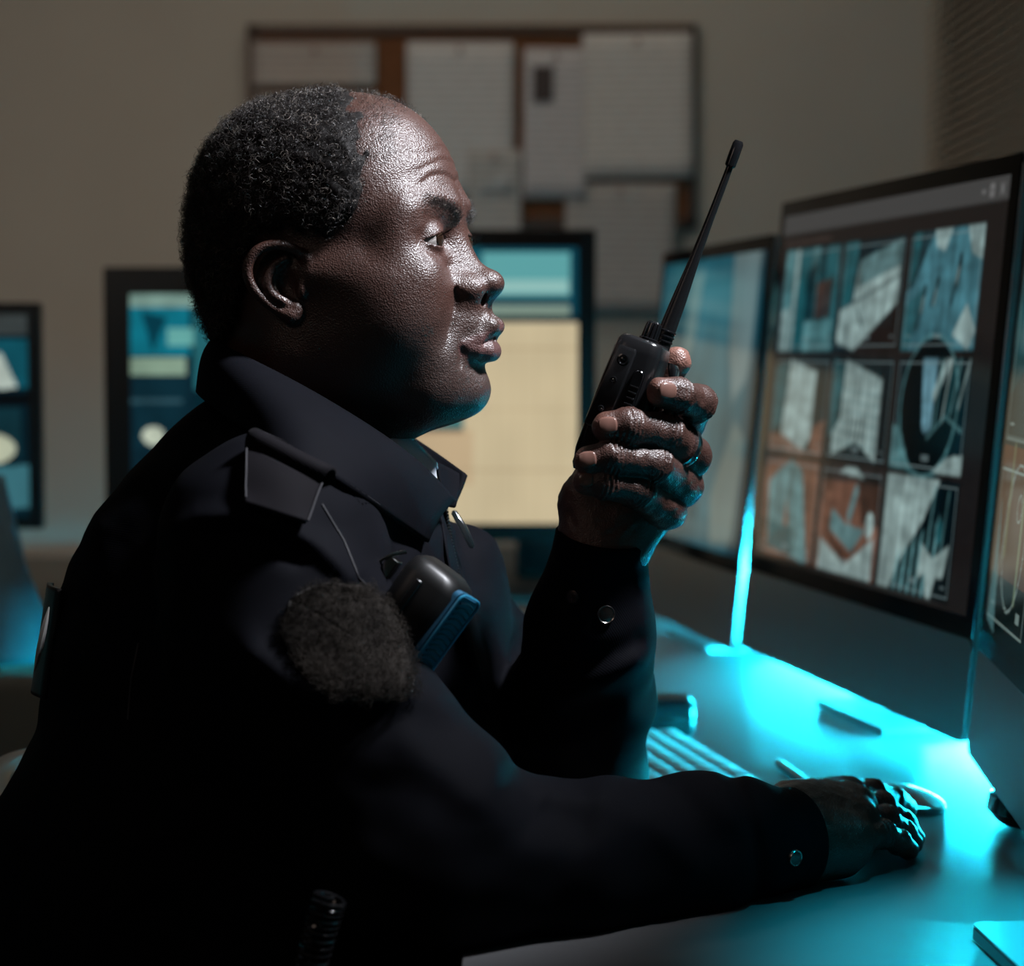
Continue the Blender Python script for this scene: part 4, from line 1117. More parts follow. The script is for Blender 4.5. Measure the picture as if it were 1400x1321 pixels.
def tone_mat(name, rough, spec, bump=0):
    m, nt, b = new_mat(name)
    a = nt.nodes.new('ShaderNodeAttribute'); a.attribute_name = 'tone'
    nt.links.new(a.outputs['Color'], b.inputs['Base Color'])
    b.inputs['Roughness'].default_value = rough; b.inputs['Specular IOR Level'].default_value = spec
    return m
HAIRM = tone_mat('black_curly_hair', .34, .5)
LO, HI = (-.13, -.12, -.15), (.15, .12, .16)
parts_v = []; parts_q = []; parts_c = []; off = 0
Vh, Qh = extract(head_base, LO, HI, .00115)
Vl, Ql = extract(hand_left, HAND_L_LO, HAND_L_HI, .00115)
Vr, Qr = extract(hand_right, HAND_R_LO, HAND_R_HI, .00115)
Vb, Qb = extract(body_under, (-.62, 1.0, .0), (.45, 2.1, 1.20), .008)
for V, Q, C in ((h2w(Vh), Qh, head_tone(Vh)), (Vl, Ql, hand_tone(Vl, True)), (Vr, Qr, hand_tone(Vr, False)), (Vb, Qb, np.tile(SKIN_BASE, (len(Vb), 1)))):
    parts_v.append(V); parts_q.append(Q + off); parts_c.append(C); off += len(V)
person = mesh_obj('person', np.concatenate(parts_v), np.concatenate(parts_q), SKIN)
set_tone(person, np.concatenate(parts_c))
tag(person, 'man in a dark uniform jacket at the desk, lifting a handheld radio to his mouth', 'person')

def face_points(V, Q):
    c = V[Q].mean(1); n = np.cross(V[Q[:, 2]] - V[Q[:, 0]], V[Q[:, 3]] - V[Q[:, 1]])
    return c, n / (np.linalg.norm(n, axis=1)[:, None] + 1e-12)
# hair: a dense cap with curls standing out of it
def hair_cap(P):
    d = head_base(P, False); th = hair_thick(P)
    n = vnoise(P, 260, 7) * .0011 + vnoise(P, 120, 8) * .0014
    return np.maximum(d - th - n * sstep(.001, .006, th), (.25 - hair_mask(P)) * .012)
Vc, Qc = extract(hair_cap, LO, HI, .0016)
m_, nt_, b_ = new_mat('dense_black_hair'); b_.inputs['Base Color'].default_value = (.008, .0065, .006, 1); b_.inputs['Roughness'].default_value = .7; b_.inputs['Specular IOR Level'].default_value = .2
hair = mesh_obj('hair', h2w(Vc), Qc, m_, person)
tag(hair, 'short black curly hair, receding and thin on top')
cc, nn = face_points(Vc, Qc)
dd = head_base(cc.astype(np.float32), False)
ok = (dd > .001)
idx = np.where(ok)[0]; rng = np.random.default_rng(5); idx = rng.choice(idx, 15000)
jit = rng.normal(size=(len(idx), 3)) * .0006
strands('curls', h2w(cc[idx] + jit - nn[idx] * .0008), nn[idx] @ HR, HAIRM, hair, .0062, .0022, .0017, .00016, 11, .13)
# sparse fuzz on the balding crown and at the temple
cc, nn = face_points(Vh, Qh)
mk = (cc[:, 2] > .085) & (cc[:, 0] < .070 - .2 * (cc[:, 2] - .085)) & (cc[:, 0] > -.06)
idx = rng.choice(np.where(mk)[0], 2600)
strands('crown_fuzz', h2w(cc[idx]), nn[idx] @ HR, HAIRM, hair, .0050, .0014, .0010, .00010, 12, .2)
ay = np.abs(cc[:, 1]); P2 = np.stack([cc[:, 0], ay, cc[:, 2]], 1).astype(np.float32)
br = polyline_dist(P2, [(.100, .010, .0500), (.096, .020, .0560), (.088, .036, .0585), (.078, .047, .0540)])
w = (br < .0075) & (nn[:, 0] > .2)
for s, nm in ((-1, 'eyebrow'), (1, 'eyebrow')):
    ii = np.where(w & (cc[:, 1] * s > 0))[0]
    p = np.exp(-(br[ii] / .0032) ** 2); ii = rng.choice(ii, 420, p=p / p.sum())
    fl = np.tile(np.array([-.35, .9 * s, .25]), (len(ii), 1)) @ HR
    strands(nm, h2w(cc[ii]), nn[ii] @ HR, HAIRM, person, .0055, .0004, .0004, .00010, 13 + s, .06, fl, .25)
# upper lashes and eyes
eye_white = simple('eye_white', (.42, .38, .36), .12, coat=.5)
iris_m = simple('dark_brown_iris', (.030, .016, .010), .08, coat=1.0)
gaze = np.array([1, -.05, .02]); gaze /= np.linalg.norm(gaze)
for s in (1, -1):
    c = np.array((EYE_C[0], EYE_C[1] * s, EYE_C[2])); G = Vector(gaze @ HR)
    M = Matrix.Translation(Vector(h2w(c))) @ G.to_track_quat('Z', 'Y').to_matrix().to_4x4()
    prof = [(EYE_R * math.sin(a), -EYE_R * math.cos(a)) for a in np.linspace(.02, math.pi - .50, 26)]
    r0, h0 = prof[-1]
    e = MB().lathe(prof, M, 32).build('eye', eye_white, person, sharp=None)
    prof = [(r0 * 1.02, h0 - .0002)] + [(r0 * math.cos(a), h0 + .0021 * math.sin(a)) for a in np.linspace(.1, 1.5, 10)]
    MB().lathe(prof, M, 32).build('iris', iris_m, e, sharp=None)
    c2 = []
    for u in np.linspace(-.95, .95, 46):
        yy = u * .0150 - .003
        zz = .0044 * (1 - u * u) + .0003 - .0015 * u
        xx = math.sqrt(max(1e-6, (EYE_R + .0018) ** 2 - yy * yy - zz * zz))
        c2.append(((EYE_C[0] + xx, (EYE_C[1] + yy) * s, EYE_C[2] + zz), u))
    lm = MB()
    for (p, u) in c2:
        q = np.array(p); dirn = np.array([.8, .45 * u * s, .25]); dirn /= np.linalg.norm(dirn)
        lm.tube([h2w(q), h2w(q + dirn * .0035), h2w(q + dirn * .0060 + np.array([0, 0, .0012]))], [.00013, .0001, .00004], 3)
    lm.build('eyelash', HAIRM, person)
teeth = MB()
for k in range(-3, 4):
    a = k * .42
    teeth.box((0, 0, 0), (.003, .0068, .0075), Matrix.Translation(Vector(h2w((.098 + .014 * math.cos(a), .021 * math.sin(a), -.0315)))) @ Matrix.Rotation(-HEAD_YAW + a, 4, 'Z'), .001)
teeth.build('teeth', simple('teeth', (.45, .42, .37), .2), person)
# fingernails of the raised hand
nail_m = simple('fingernail', (.17, .085, .066), .28, noise=.15, nscale=200, coat=.3)
for n, (dx, dy, sc) in {'index': (2, -2, 1), 'middle': (-2, 0, 1), 'ring': (-2, 0, .95), 'little': (-3, 0, .8)}.items():
    q = FING_L[n]; tip = at(*q[3][:3]); ax = Vector(tip - at(*q[2][:3])).normalized()
    face = Vector((0, -1, .15)); face = (face - ax * face.dot(ax)).normalized(); sd = ax.cross(face)
    R = Matrix((ax, sd, face)).transposed().to_4x4()
    # the nail plate follows the round of the fingertip
    V = []; Fq = []
    nu, nv = 9, 9; r = q[3][3]
    L_, W_ = .0125 * sc, .0106 * sc
    for i in range(nu):
        for j in range(nv):
            u = (i / (nu - 1) - .5) * 2; v = (j / (nv - 1) - .5) * 2
            lx = u * L_ / 2 * (1 - .10 * v * v) + .0012; wy = v * W_ / 2 * (1 - .30 * max(0, -u) ** 3 - .38 * max(0, u) ** 3)
            hz = math.sqrt(max(0, (r * 1.03) ** 2 - wy * wy * .85)) - .0002 - .0013 * max(0, u) ** 2
            V.append(R @ Vector((lx, wy, hz)) + Vector(tip))
    for i in range(nu - 1):
        for j in range(nv - 1):
            Fq.append((i * nv + j, (i + 1) * nv + j, (i + 1) * nv + j + 1, i * nv + j + 1))
    o = mesh_obj('fingernail', V, Fq, nail_m, person)
    sm = o.modifiers.new('thick', 'SOLIDIFY'); sm.thickness = .0009; sm.offset = -1
# wedding band on the second finger
a, b = at(*FING_L['middle'][0][:3]), at(*FING_L['middle'][1][:3])
c = a * .55 + b * .45; ax = Vector(b - a).normalized()
M = Matrix.Translation(Vector(c)) @ ax.to_track_quat('Z', 'Y').to_matrix().to_4x4()
steel = simple('polished_steel', (.55, .56, .58), .18, 1.0)
MB().lathe([(.0142, -.0028), (.0157, -.0030), (.0162, -.0018), (.0162, .0018), (.0157, .0030), (.0142, .0028)], M, 48).build('finger_ring', steel, person)
# ------------------------------------------------------------------ clothing
def cloth_mat(name, color, rough=.85, sheen=.25, scale=1500, bump=.18, sheen_rough=.5):
    m, nt, b = new_mat(name); L = nt.links
    b.inputs['Roughness'].default_value = rough; b.inputs['Specular IOR Level'].default_value = .07
    b.inputs['Sheen Weight'].default_value = sheen; b.inputs['Sheen Roughness'].default_value = sheen_rough
    tc = nt.nodes.new('ShaderNodeTexCoord')
    wv = nt.nodes.new('ShaderNodeTexWave'); wv.inputs['Scale'].default_value = scale / 6; wv.bands_direction = 'DIAGONAL'; wv.inputs['Distortion'].default_value = 1
    n = nt.nodes.new('ShaderNodeTexNoise'); n.inputs['Scale'].default_value = 60; n.inputs['Detail'].default_value = 5
    L.new(tc.outputs['Object'], wv.inputs['Vector']); L.new(tc.outputs['Object'], n.inputs['Vector'])
    mx = nt.nodes.new('ShaderNodeMix'); mx.data_type = 'RGBA'
    mx.inputs['A'].default_value = (*[c * .8 for c in color], 1); mx.inputs['B'].default_value = (*[c * 1.2 for c in color], 1)
    L.new(n.outputs['Fac'], mx.inputs['Factor']); L.new(mx.outputs['Result'], b.inputs['Base Color'])
    bp = nt.nodes.new('ShaderNodeBump'); bp.inputs['Strength'].default_value = bump; bp.inputs['Distance'].default_value = .0003
    L.new(wv.outputs['Fac'], bp.inputs['Height']); L.new(bp.outputs['Normal'], b.inputs['Normal'])
    return m
NAVY = cloth_mat('navy_twill', (.0028, .0030, .0050), .8, .0)
NAVY2 = cloth_mat('charcoal_strap_cloth', (.0060, .0052, .0068), .8, .01)
Vj, Qj = extract(jacket_field, (-.62, 1.0, .56), (.40, 1.95, 1.20), .0028)
jacket = mesh_obj('jacket', Vj, Qj, NAVY, person)
tag(jacket, 'dark navy uniform jacket')

def loft(name, rows, mat, parent, thick=.0025, sub=2, offset=0, sharp=None):
    """a cloth sheet through rows of points, with thickness"""
    R = [[Vector(p) for p in r] for r in rows]; m = len(R[0]); V = [p for r in R for p in r]; Fq = []
    for i in range(len(R) - 1):
        for j in range(m - 1):
            Fq.append((i * m + j, i * m + j + 1, (i + 1) * m + j + 1, (i + 1) * m + j))
    o = mesh_obj(name, V, Fq, mat, parent)
    s = o.modifiers.new('smooth', 'SUBSURF'); s.levels = sub; s.render_levels = sub; s.boundary_smooth = 'PRESERVE_CORNERS'
    t = o.modifiers.new('thick', 'SOLIDIFY'); t.thickness = thick; t.offset = offset
    return o
def P3(L): return pts(L)
# collar, near side: top edge hugging the neck, lower edge lying on the shoulder
top = P3([(560, 590, 1.610), (470, 545, 1.640), (380, 490, 1.630), (312, 470, 1.590), (284, 463, 1.530), (298, 470, 1.478), (345, 494, 1.452), (410, 527, 1.440), (475, 565, 1.440), (540, 607, 1.455), (585, 643, 1.480), (622, 686, 1.515)])
bot = P3([(560, 650, 1.640), (450, 620, 1.680), (350, 560, 1.660), (290, 535, 1.600), (264, 531, 1.530), (278, 545, 1.475), (322, 580, 1.425), (385, 618, 1.395), (440, 652, 1.390), (492, 688, 1.395), (535, 718, 1.405), (575, 744, 1.420)])
_q, _n = hit([385, 440, 492, 535, 575], [618, 652, 688, 718, 744])
for _i in range(5): bot[7 + _i] = _q[_i] + _n[_i] * .005
rows = []
for k in np.linspace(0, 1, 5):
    rows.append([a * (1 - k) + b * k + np.array([0, -.012, .006]) * math.sin(k * math.pi) for a, b in zip(top, bot)])
collar = loft('collar', rows, NAVY, jacket, .0030)
# inner stand of the collar, from the fold down inside the jacket
rows = [[p + np.array([0, 0, 0]) for p in top[:-1]], [p + (np.array(at(446, 560, 1.54)) - p) * .05 + np.array([.004, 0, -.045]) for p in top[:-1]]]
loft('collar_stand', rows, NAVY, jacket, .002, 1)
# stitch line near the collar edge
stitch = simple('dark_thread', (.030, .029, .034), .7)
mb = MB()
edge = rows and [a * .06 + b * .94 for a, b in zip(top, bot)][6:]
for i in range(len(edge) - 1):
    n = max(2, int(np.linalg.norm(edge[i + 1] - edge[i]) / .0045))
    for k in range(n):
        p = edge[i] + (edge[i + 1] - edge[i]) * (k / n); q = edge[i] + (edge[i + 1] - edge[i]) * ((k + .6) / n)
        o_ = np.array([0, -.0030, .0008]); mb.tube([p + o_, q + o_], .00028, 4)
mb.build('collar_stitching', stitch, jacket)
# far collar flap
rows = [P3([(548, 588, 1.620), (585, 612, 1.595), (616, 633, 1.575), (638, 649, 1.560)]),
        P3([(560, 612, 1.600), (592, 632, 1.580), (618, 654, 1.565), (633, 664, 1.555)]),
        P3([(585, 640, 1.580), (600, 652, 1.570), (616, 667, 1.560), (624, 684, 1.548)])]
loft('collar', rows, NAVY, jacket, .0028)
loft('collar_lining', [P3([(596, 632, 1.538), (612, 640, 1.556), (634, 652, 1.566)]), P3([(600, 655, 1.534), (612, 664, 1.545), (628, 672, 1.552)]), P3([(604, 690, 1.530), (612, 692, 1.535), (622, 694, 1.540)])], NAVY, jacket, .002)
# white shirt collar
white = cloth_mat('pale_shirt_cloth', (.72, .74, .82), .7, .0, 2500, .15)
rows = [P3([(522, 580, 1.500), (536, 585, 1.502), (543, 588, 1.504), (549, 592, 1.505), (566, 604, 1.510), (582, 620, 1.512), (594, 636, 1.512)]),
        P3([(516, 600, 1.500), (526, 606, 1.498), (535, 612, 1.498), (545, 618, 1.500), (563, 632, 1.503), (580, 645, 1.506), (597, 650, 1.508)]),
        P3([(512, 620, 1.500), (524, 632, 1.498), (536, 642, 1.496), (550, 650, 1.500), (570, 658, 1.502), (586, 664, 1.505), (597, 664, 1.507)])]
shirt = loft('shirt_collar', rows, white, person, .0022)
tag(shirt, 'white shirt collar')
rows = [P3([(549, 590, 1.530), (566, 602, 1.532), (584, 620, 1.530), (597, 634, 1.527)]), P3([(549, 604, 1.522), (566, 612, 1.524), (584, 628, 1.522), (598, 642, 1.520)])]
loft('shirt_collar_stand', rows, white, shirt, .0018)
# front zip: tape, teeth
Z = [(603, 652, 1.548), (606, 675, 1.545), (609, 700, 1.543), (613, 730, 1.541), (620, 765, 1.538), (628, 800, 1.535), (638, 835, 1.532)]
zp = []
for q in Z: zp.append(at(*q))
zip_m = simple('dark_zip_metal', (.10, .095, .09), .35, .8)
mb = MB()
mb.tube([p + np.array([-.001, .001, 0]) for p in zp], .0018, 6)
ztape = mb.build('front_zip', NAVY, jacket)
mb = MB()
for i in range(len(zp) - 1):
    L_ = np.linalg.norm(zp[i + 1] - zp[i]); n = int(L_ / .0022)
    for k in range(n):
        p = zp[i] + (zp[i + 1] - zp[i]) * (k / n); mb.box(tuple(p + np.array([.0012, -.0008, 0])), (.0022, .0016, .0010))
mb.build('zip_teeth', zip_m, ztape)
# placket running down the front beside the zip
px_ = [(596, 690), (604, 740), (612, 790), (625, 850), (640, 910), (655, 960)]
Pn, Nn = hit([p[0] for p in px_], [p[1] for p in px_])
Pm, Nm = hit([p[0] + 12 for p in px_], [p[1] for p in px_])
loft('placket', [Pn + Nn * .0018, (Pn + Pm) / 2 + Nn * .0025, Pm + Nm * .0010], NAVY, jacket, .002)

def decal(name, pix, mat, parent, lift=.002, thick=.002, sub=2, nx=9, ny=9, bulge=0.0):
    """a piece of cloth lying on the jacket inside a pixel quadrilateral (corners in order)"""
    a, b, c, d = [np.array(p, float) for p in pix]
    G = []
    for v in np.linspace(0, 1, ny):
        for u in np.linspace(0, 1, nx):
            G.append((a * (1 - u) + b * u) * (1 - v) + (d * (1 - u) + c * u) * v)
    G = np.array(G); Pn, Nn = hit(G[:, 0], G[:, 1])
    U, W = np.meshgrid(np.linspace(0, 1, nx), np.linspace(0, 1, ny))
    bl = (np.sin(U * np.pi) * np.sin(W * np.pi)).ravel() * bulge
    V = Pn + Nn * (lift + bl)[:, None]
    return loft(name, V.reshape(ny, nx, 3), mat, parent, thick, sub)
# shoulder strap end standing on the seam
ep = [(340, 622), (432, 668), (412, 722), (335, 698)]
e = decal('epaulette', ep, NAVY2, jacket, .006, .0035, 2, 6, 6, .003)
rows = []
q0, n0 = hit([340, 386, 432], [622, 645, 668]); q1, n1 = hit([352, 395, 440], [615, 638, 660])
loft('epaulette_loop', [q0 + n0 * .006, q0 + n0 * .012 + np.array([.002, 0, .006]), q1 + n1 * .010 + np.array([.004, .008, .004]), q1 + n1 * .001 + np.array([.006, .010, -.004])], NAVY2, e, .003)
for x0_, x1_, y0_, y1_ in ((412, 432, 722, 670), (337, 342, 694, 628)):
    q, n = hit(np.linspace(x0_, x1_, 12), np.linspace(y0_, y1_, 12)); MB().tube(q + n * .0085, .0006, 5).build('seam', stitch, e)
# panel seams
def seam(L, r=.0008):
    xs = []; ys = []
    for i in range(len(L) - 1):
        for k in np.linspace(0, 1, 10, endpoint=False):
            xs.append(L[i][0] * (1 - k) + L[i + 1][0] * k); ys.append(L[i][1] * (1 - k) + L[i + 1][1] * k)
    q, n = hit(xs, ys)
    return MB().tube(q + n * .0004, r, 6).build('seam', stitch, jacket)
seam([(440, 690), (470, 740), (490, 790), (500, 800)], .0006)
seam([(190, 880), (180, 930), (175, 990)], .0008)
# hook-and-loop pile patch on the sleeve
outline = [(398, 822), (425, 800), (465, 797), (505, 802), (530, 830), (548, 862), (562, 905), (568, 952), (540, 956), (490, 957), (440, 950), (405, 915), (384, 870)]
oc = np.mean(outline, 0); ring = []
for k in (0.0, .35, .7, .92, 1.0):
    ring.append([(oc[0] + (x - oc[0]) * k, oc[1] + (y - oc[1]) * k) for x, y in outline + outline[:1]])
rows = []
for k, r in enumerate(ring):
    q, n = hit([p[0] for p in r], [p[1] for p in r]); rows.append(q + n * (.0045 if k < 4 else .0005))
pile_m = cloth_mat('brown_black_pile', (.016, .013, .011), .95, .1, 300, .6)
patch = loft('pile_patch', rows, pile_m, jacket, .002, 1)
tag(patch, 'fuzzy brown-black pile patch on the upper sleeve')
rng = np.random.default_rng(8); sx = []; sy = []
from mathutils.geometry import intersect_point_tri_2d
def inside(x, y):
    c = False; n = len(outline)
    for i in range(n):
        x1, y1 = outline[i]; x2, y2 = outline[i - 1]
        if (y1 > y) != (y2 > y) and x < (x2 - x1) * (y - y1) / (y2 - y1) + x1: c = not c
    return c
while len(sx) < 3600:
    x = rng.uniform(380, 570); y = rng.uniform(795, 960)
    if inside(x, y): sx.append(x); sy.append(y)
q, n = hit(sx, sy)
PILEM = tone_mat('pile_fibre', .8, .15)
fz = strands('pile_fibres', q + n * .004, n, PILEM, patch, .0042, .0016, .0016, .00016, 21, .0, None, .6)
C_ = np.array([.020, .016, .013]) * (0.5 + rng.random((len(q), 1))) * np.clip(1 + .8 * vnoise(q.astype(np.float32), 90, 9), .3, 2)[:, None]
fz.data.color_attributes['tone'].data.foreach_set('color', np.concatenate([np.repeat(C_, 27, 0), np.ones((len(q) * 27, 1))], 1).astype(np.float32).ravel())
# snap buttons on the cuffs
rim_m = simple('worn_snap_metal', (.42, .38, .36), .25, 1.0); snap_c = simple('snap_face', (.09, .07, .065), .25, .9)
def snap(px, py, r, mat):
    q, n = hit(px, py)
    M = Matrix.Translation(Vector(q[0])) @ Vector(n[0]).to_track_quat('Z', 'Y').to_matrix().to_4x4()
    b = MB().lathe([(r, -.001), (r, .0016), (r * .93, .0022), (r * .84, .0017)], M, 32).build('snap_button', mat, jacket)
    MB().lathe([(r * .85, .0010), (r * .80, .0018), (r * .5, .0022), (r * .1, .0023)], M, 28).build('snap_face', snap_c, b)
snap(828, 840, .0062, rim_m); snap(784, 816, .0055, NAVY2); snap(1086, 1173, .0058, rim_m)
# cuff edge seams
for (a, b), r, s0 in ((CUFF_L, .0300, 1), (CUFF_R, .0330, 1)):
    ax = Vector(a - b).normalized()
    M = Matrix.Translation(Vector(a)) @ ax.to_track_quat('Z', 'Y').to_matrix().to_4x4()
    prof = [(r - .0022, -.020), (r - .0022, -.0005), (r + .0006, .0008), (r + .0022, -.002), (r + .0046, -.046), (r + .0015, -.048)]
    MB().lathe(prof, M, 48, False).build('cuff', NAVY, jacket, sharp=None)
# badge on the far breast
bp_ = at(632, 722, 1.56)
M = Matrix.Translation(Vector(bp_)) @ Matrix.Rotation(math.radians(-28), 4, 'Y')
bd = MB().prism([(-.002, -.016), (.002, -.016), (.0035, .0), (.002, .014), (-.002, .014)], .008, M @ Matrix.Rotation(math.pi / 2, 4, 'X'), .001).build('breast_badge', steel, jacket)
tag(bd, 'small silver badge on the far breast')
# dark strap with a bright edge on the back
xs = np.linspace(80, 58, 8); ys = np.linspace(798, 945, 8)
back = [at(x + 10, y, 1.50) for x, y in zip(xs, ys)]
rows = [[p + np.array([.004, -.035, 0]) for p in back], [p + np.array([-.010, -.012, 0]) for p in back], [p + np.array([-.012, .010, 0]) for p in back]]
bs = loft('back_strap', rows, simple('glossy_black_strap', (.012, .012, .013), .35), jacket, .004)
e0 = [at(x - 5, y, 1.452) for x, y in zip(np.linspace(72, 52, 6), np.linspace(830, 918, 6))]
MB().tube(e0, [.0005, .0018, .0024, .0024, .0018, .0005], 6).build('strap_edge', simple('bright_edge_metal', (.8, .78, .74), .3, .6), bs)
# trousers and shoes, mostly under the desk
def trousers_field(P):
    P = P.astype(np.float32); hip = at(330, 1440, MIDD); d = scaled_chain(P, [(330, 1440, .150), (330, 1500, .150)], YMID, 1.25)
    for s in (-1, 1):
        h = hip + np.array([0, s * .10, -.02]); kn = np.array([hip[0] + .46, hip[1] + s * .13, .50]); an = np.array([hip[0] + .50, hip[1] + s * .14, .12])
        d = smin(d, chain(P, [h, kn], [.098, .072]), .03); d = smin(d, chain(P, [kn, an], [.070, .060]), .02)
    return np.maximum(np.maximum(d + vnoise(P, 18, 3) * .004, P[:, 2] - .585), .455 - P[:, 2] - np.where(P[:, 0] > -.05, 9, 0))
Vt, Qt = extract(trousers_field, (-.62, 1.15, .05), (.45, 2.1, .60), .007)
mesh_obj('trousers', Vt, Qt, NAVY, person)
hip = at(330, 1440, MIDD)
for s in (-1, 1):
    an = np.array([hip[0] + .50, hip[1] + s * .14, 0])
    f = lambda P, an=an: smax(smin(ell(P, an + [.07, 0, .035], (.145, .050, .045)), ell(P, an + [-.01, 0, .08], (.06, .045, .06)), .03), .004 - P[:, 2], .004)
    Vs, Qs = extract(f, an - [.2, .12, .02], an + [.3, .12, .2], .006)
    mesh_obj('shoe', Vs, Qs, simple('black_leather', (.012, .012, .012), .35), person)
# ------------------------------------------------------------------ handheld radio
BLKP = simple('black_radio_plastic', (.011, .011, .012), .22, 0, .5, .1, 100, .10, 1600)
GLOSS = simple('glossy_black_plastic', (.008, .008, .009), .12, 0, .6)
CHROME = simple('chrome_trim', (.5, .48, .47), .15, 1.0)
tilt = math.radians(19.8)
A_ = Vector((math.sin(tilt), 0, math.cos(tilt))); U_ = Vector((math.cos(tilt), 0, -math.sin(tilt))); W_ = U_.cross(A_) 
# local axes: x = U (towards the battery), y = away from the viewer, z = up the radio
yv = A_.cross(U_)
yaw_r = math.radians(-14)
M = Matrix((U_, yv, A_)).transposed().to_4x4() @ Matrix.Rotation(yaw_r, 4, 'Z')
top_c = Vector(at(884, 466, 1.467))
radio = empty('walkie_talkie', tuple(top_c - A_ * .118)); radio.rotation_euler = M.to_euler()
tag(radio, 'black handheld radio with a long thin antenna, held upright in the raised hand', 'walkie-talkie')
H = .118
def rrect(w, h, r, n=5):
    P = []
    for cx, cy, a0 in ((w / 2 - r, h / 2 - r, 0), (-w / 2 + r, h / 2 - r, 90), (-w / 2 + r, -h / 2 + r, 180), (w / 2 - r, -h / 2 + r, 270)):
        for k in range(n + 1):
            a = math.radians(a0 + 90 * k / n); P.append((cx + r * math.cos(a), cy + r * math.sin(a)))
    return P
def sections(secs, n=5):
    """loft through rounded-rectangle sections (z, cx, cy, w, h, r)"""
    mb = MB(); V = []; m = None
    for z, cx, cy, w, h, r in secs:
        P = rrect(w, h, r, n); m = len(P); V += [(p[0] + cx, p[1] + cy, z) for p in P]
    Fq = []
    for i in range(len(secs) - 1):
        for k in range(m):
            l = (k + 1) % m; Fq.append((i * m + k, i * m + l, (i + 1) * m + l, (i + 1) * m + k))
    Fq.append(tuple(reversed(range(m)))); Fq.append(tuple(range((len(secs) - 1) * m, len(secs) * m)))
    return mb.add(V, Fq)
sections([(.022, .001, 0, .030, .046, .006), (.026, .0005, 0, .033, .048, .007), (.055, .000, 0, .033, .049, .008), (.085, 0, 0, .0325, .049, .008), (.108, 0, 0, .0325, .048, .008), (.1155, .0003, 0, .030, .046, .008), (.118, .0006, 0, .026, .042, .007)]).build('housing', BLKP, radio, sharp=None)
sections([(.030, .0145, 0, .010, .042, .004), (.034, .0155, 0, .012, .044, .004), (.092, .0155, 0, .012, .044, .004), (.096, .0145, 0, .009, .042, .004)]).build('battery', GLOSS, radio)
# bright seam between the speaker half and the rest
MB().tube([(-.0145, -.0200, .114), (-.0155, -.0210, .085), (-.0158, -.0210, .060), (-.0158, -.0210, .036), (-.0145, -.0195, .026)], [.0006, .0008, .0010, .0010, .0006], 6).build('chrome_seam', CHROME, radio)
# cover of the accessory socket with its screw and two jacks
sections([(.052, -.0085, -.0243, .0145, .003, .0013), (.054, -.0082, -.0249, .0155, .004, .0015), (.107, -.0055, -.0249, .0135, .004, .0015), (.1095, -.0055, -.0243, .012, .003, .0013)]).build('socket_cover', BLKP, radio)
for z, r, x in ((.1005, .0042, -.0052), (.086, .0024, -.0068), (.0655, .0021, -.0082)):
    Mj = Matrix.Translation((x, -.0265, z)) @ Matrix.Rotation(math.pi / 2, 4, 'X')
    j = MB().lathe([(r, 0), (r, .0009), (r * .75, .0012), (r * .62, .0003)], Mj, 24).build('socket_ring', GLOSS, radio)
    MB().lathe([(r * .55, 0), (r * .5, .0006), (r * .25, .0010)], Mj, 16).build('socket_pin', CHROME if r < .003 else GLOSS, j)
# talk button
MB().prism(rrect(.0085, .040, .0042), .0035, Matrix.Translation((.0078, -.0250, .078)) @ Matrix.Rotation(math.pi / 2, 4, 'X'), .001).build('talk_button', GLOSS, radio)
mb = MB()
for k in range(5): mb.box((.0078, -.0271, .070 + k * .004), (.0055, .0008, .0012), bev=.0002)
mb.build('button_ribs', BLKP, radio)
# belt clip
sections([(.075, .0235, 0, .003, .018, .001), (.100, .0260, 0, .0035, .020, .001), (.106, .0240, 0, .006, .020, .002), (.109, .0225, 0, .005, .018, .002)]).build('belt_clip', GLOSS, radio)
# knob
kx, ky = .0035, -.0125
kn = MB(); prof = []
for i in range(36):
    pass
V = []; Fq = []; hs = [(.117, .0066), (.1195, .0066), (.1200, .0053), (.1270, .0051), (.1300, .0047), (.1312, .0036)]
for z, r in hs:
    for k in range(48):
        a = 2 * math.pi * k / 48; q = r * (1 + (.07 * (1 if (k // 2) % 2 else -1) if .1198 < z < .1305 else 0)); V.append((kx + q * math.cos(a), ky + q * math.sin(a), z))
for i in range(len(hs) - 1):
    for k in range(48): Fq.append((i * 48 + k, i * 48 + (k + 1) % 48, (i + 1) * 48 + (k + 1) % 48, (i + 1) * 48 + k))
Fq.append(tuple(range((len(hs) - 1) * 48, len(hs) * 48)))
kn.add(V, Fq).build('volume_knob', GLOSS, radio)
ax_, ay_ = .0085, .012
# antenna: thick rubber base with rings, thin whip, capped tip
L_ = .150
an = MB().tube([(ax_, ay_, .116), (ax_, ay_, .126), (ax_ + .0005, ay_, .150), (ax_ + .001, ay_, .180), (ax_ + .0015, ay_, .210), (ax_ + .002, ay_, .240), (ax_ + .002, ay_, .116 + L_ - .018)], [.0062, .0060, .0052, .0036, .0027, .0024, .0023], 20).build('antenna', BLKP, radio)
mb = MB()
for k in range(3): mb.lathe([(.0060, 0), (.0066, .0004), (.0066, .0012), (.0060, .0016)], Matrix.Translation((ax_, ay_, .121 + k * .0035)), 24)
mb.build('antenna_ring', GLOSS, an)
MB().lathe([(.0025, 0), (.0037, .0010), (.0039, .008), (.0037, .0165), (.0028, .0185)], Matrix.Translation((ax_ + .002, ay_, .116 + L_ - .020)), 24).build('antenna_cap', GLOSS, an)

# ------------------------------------------------------------------ speaker microphone clipped to the chest
q, n = hit(560, 840); n = Vector(n[0]); q = Vector(at(568, 834, 1.365))
mic = empty('speaker_microphone', tuple(q)); tag(mic, 'black clip-on speaker microphone with a blue ribbed edge on the chest', 'microphone')
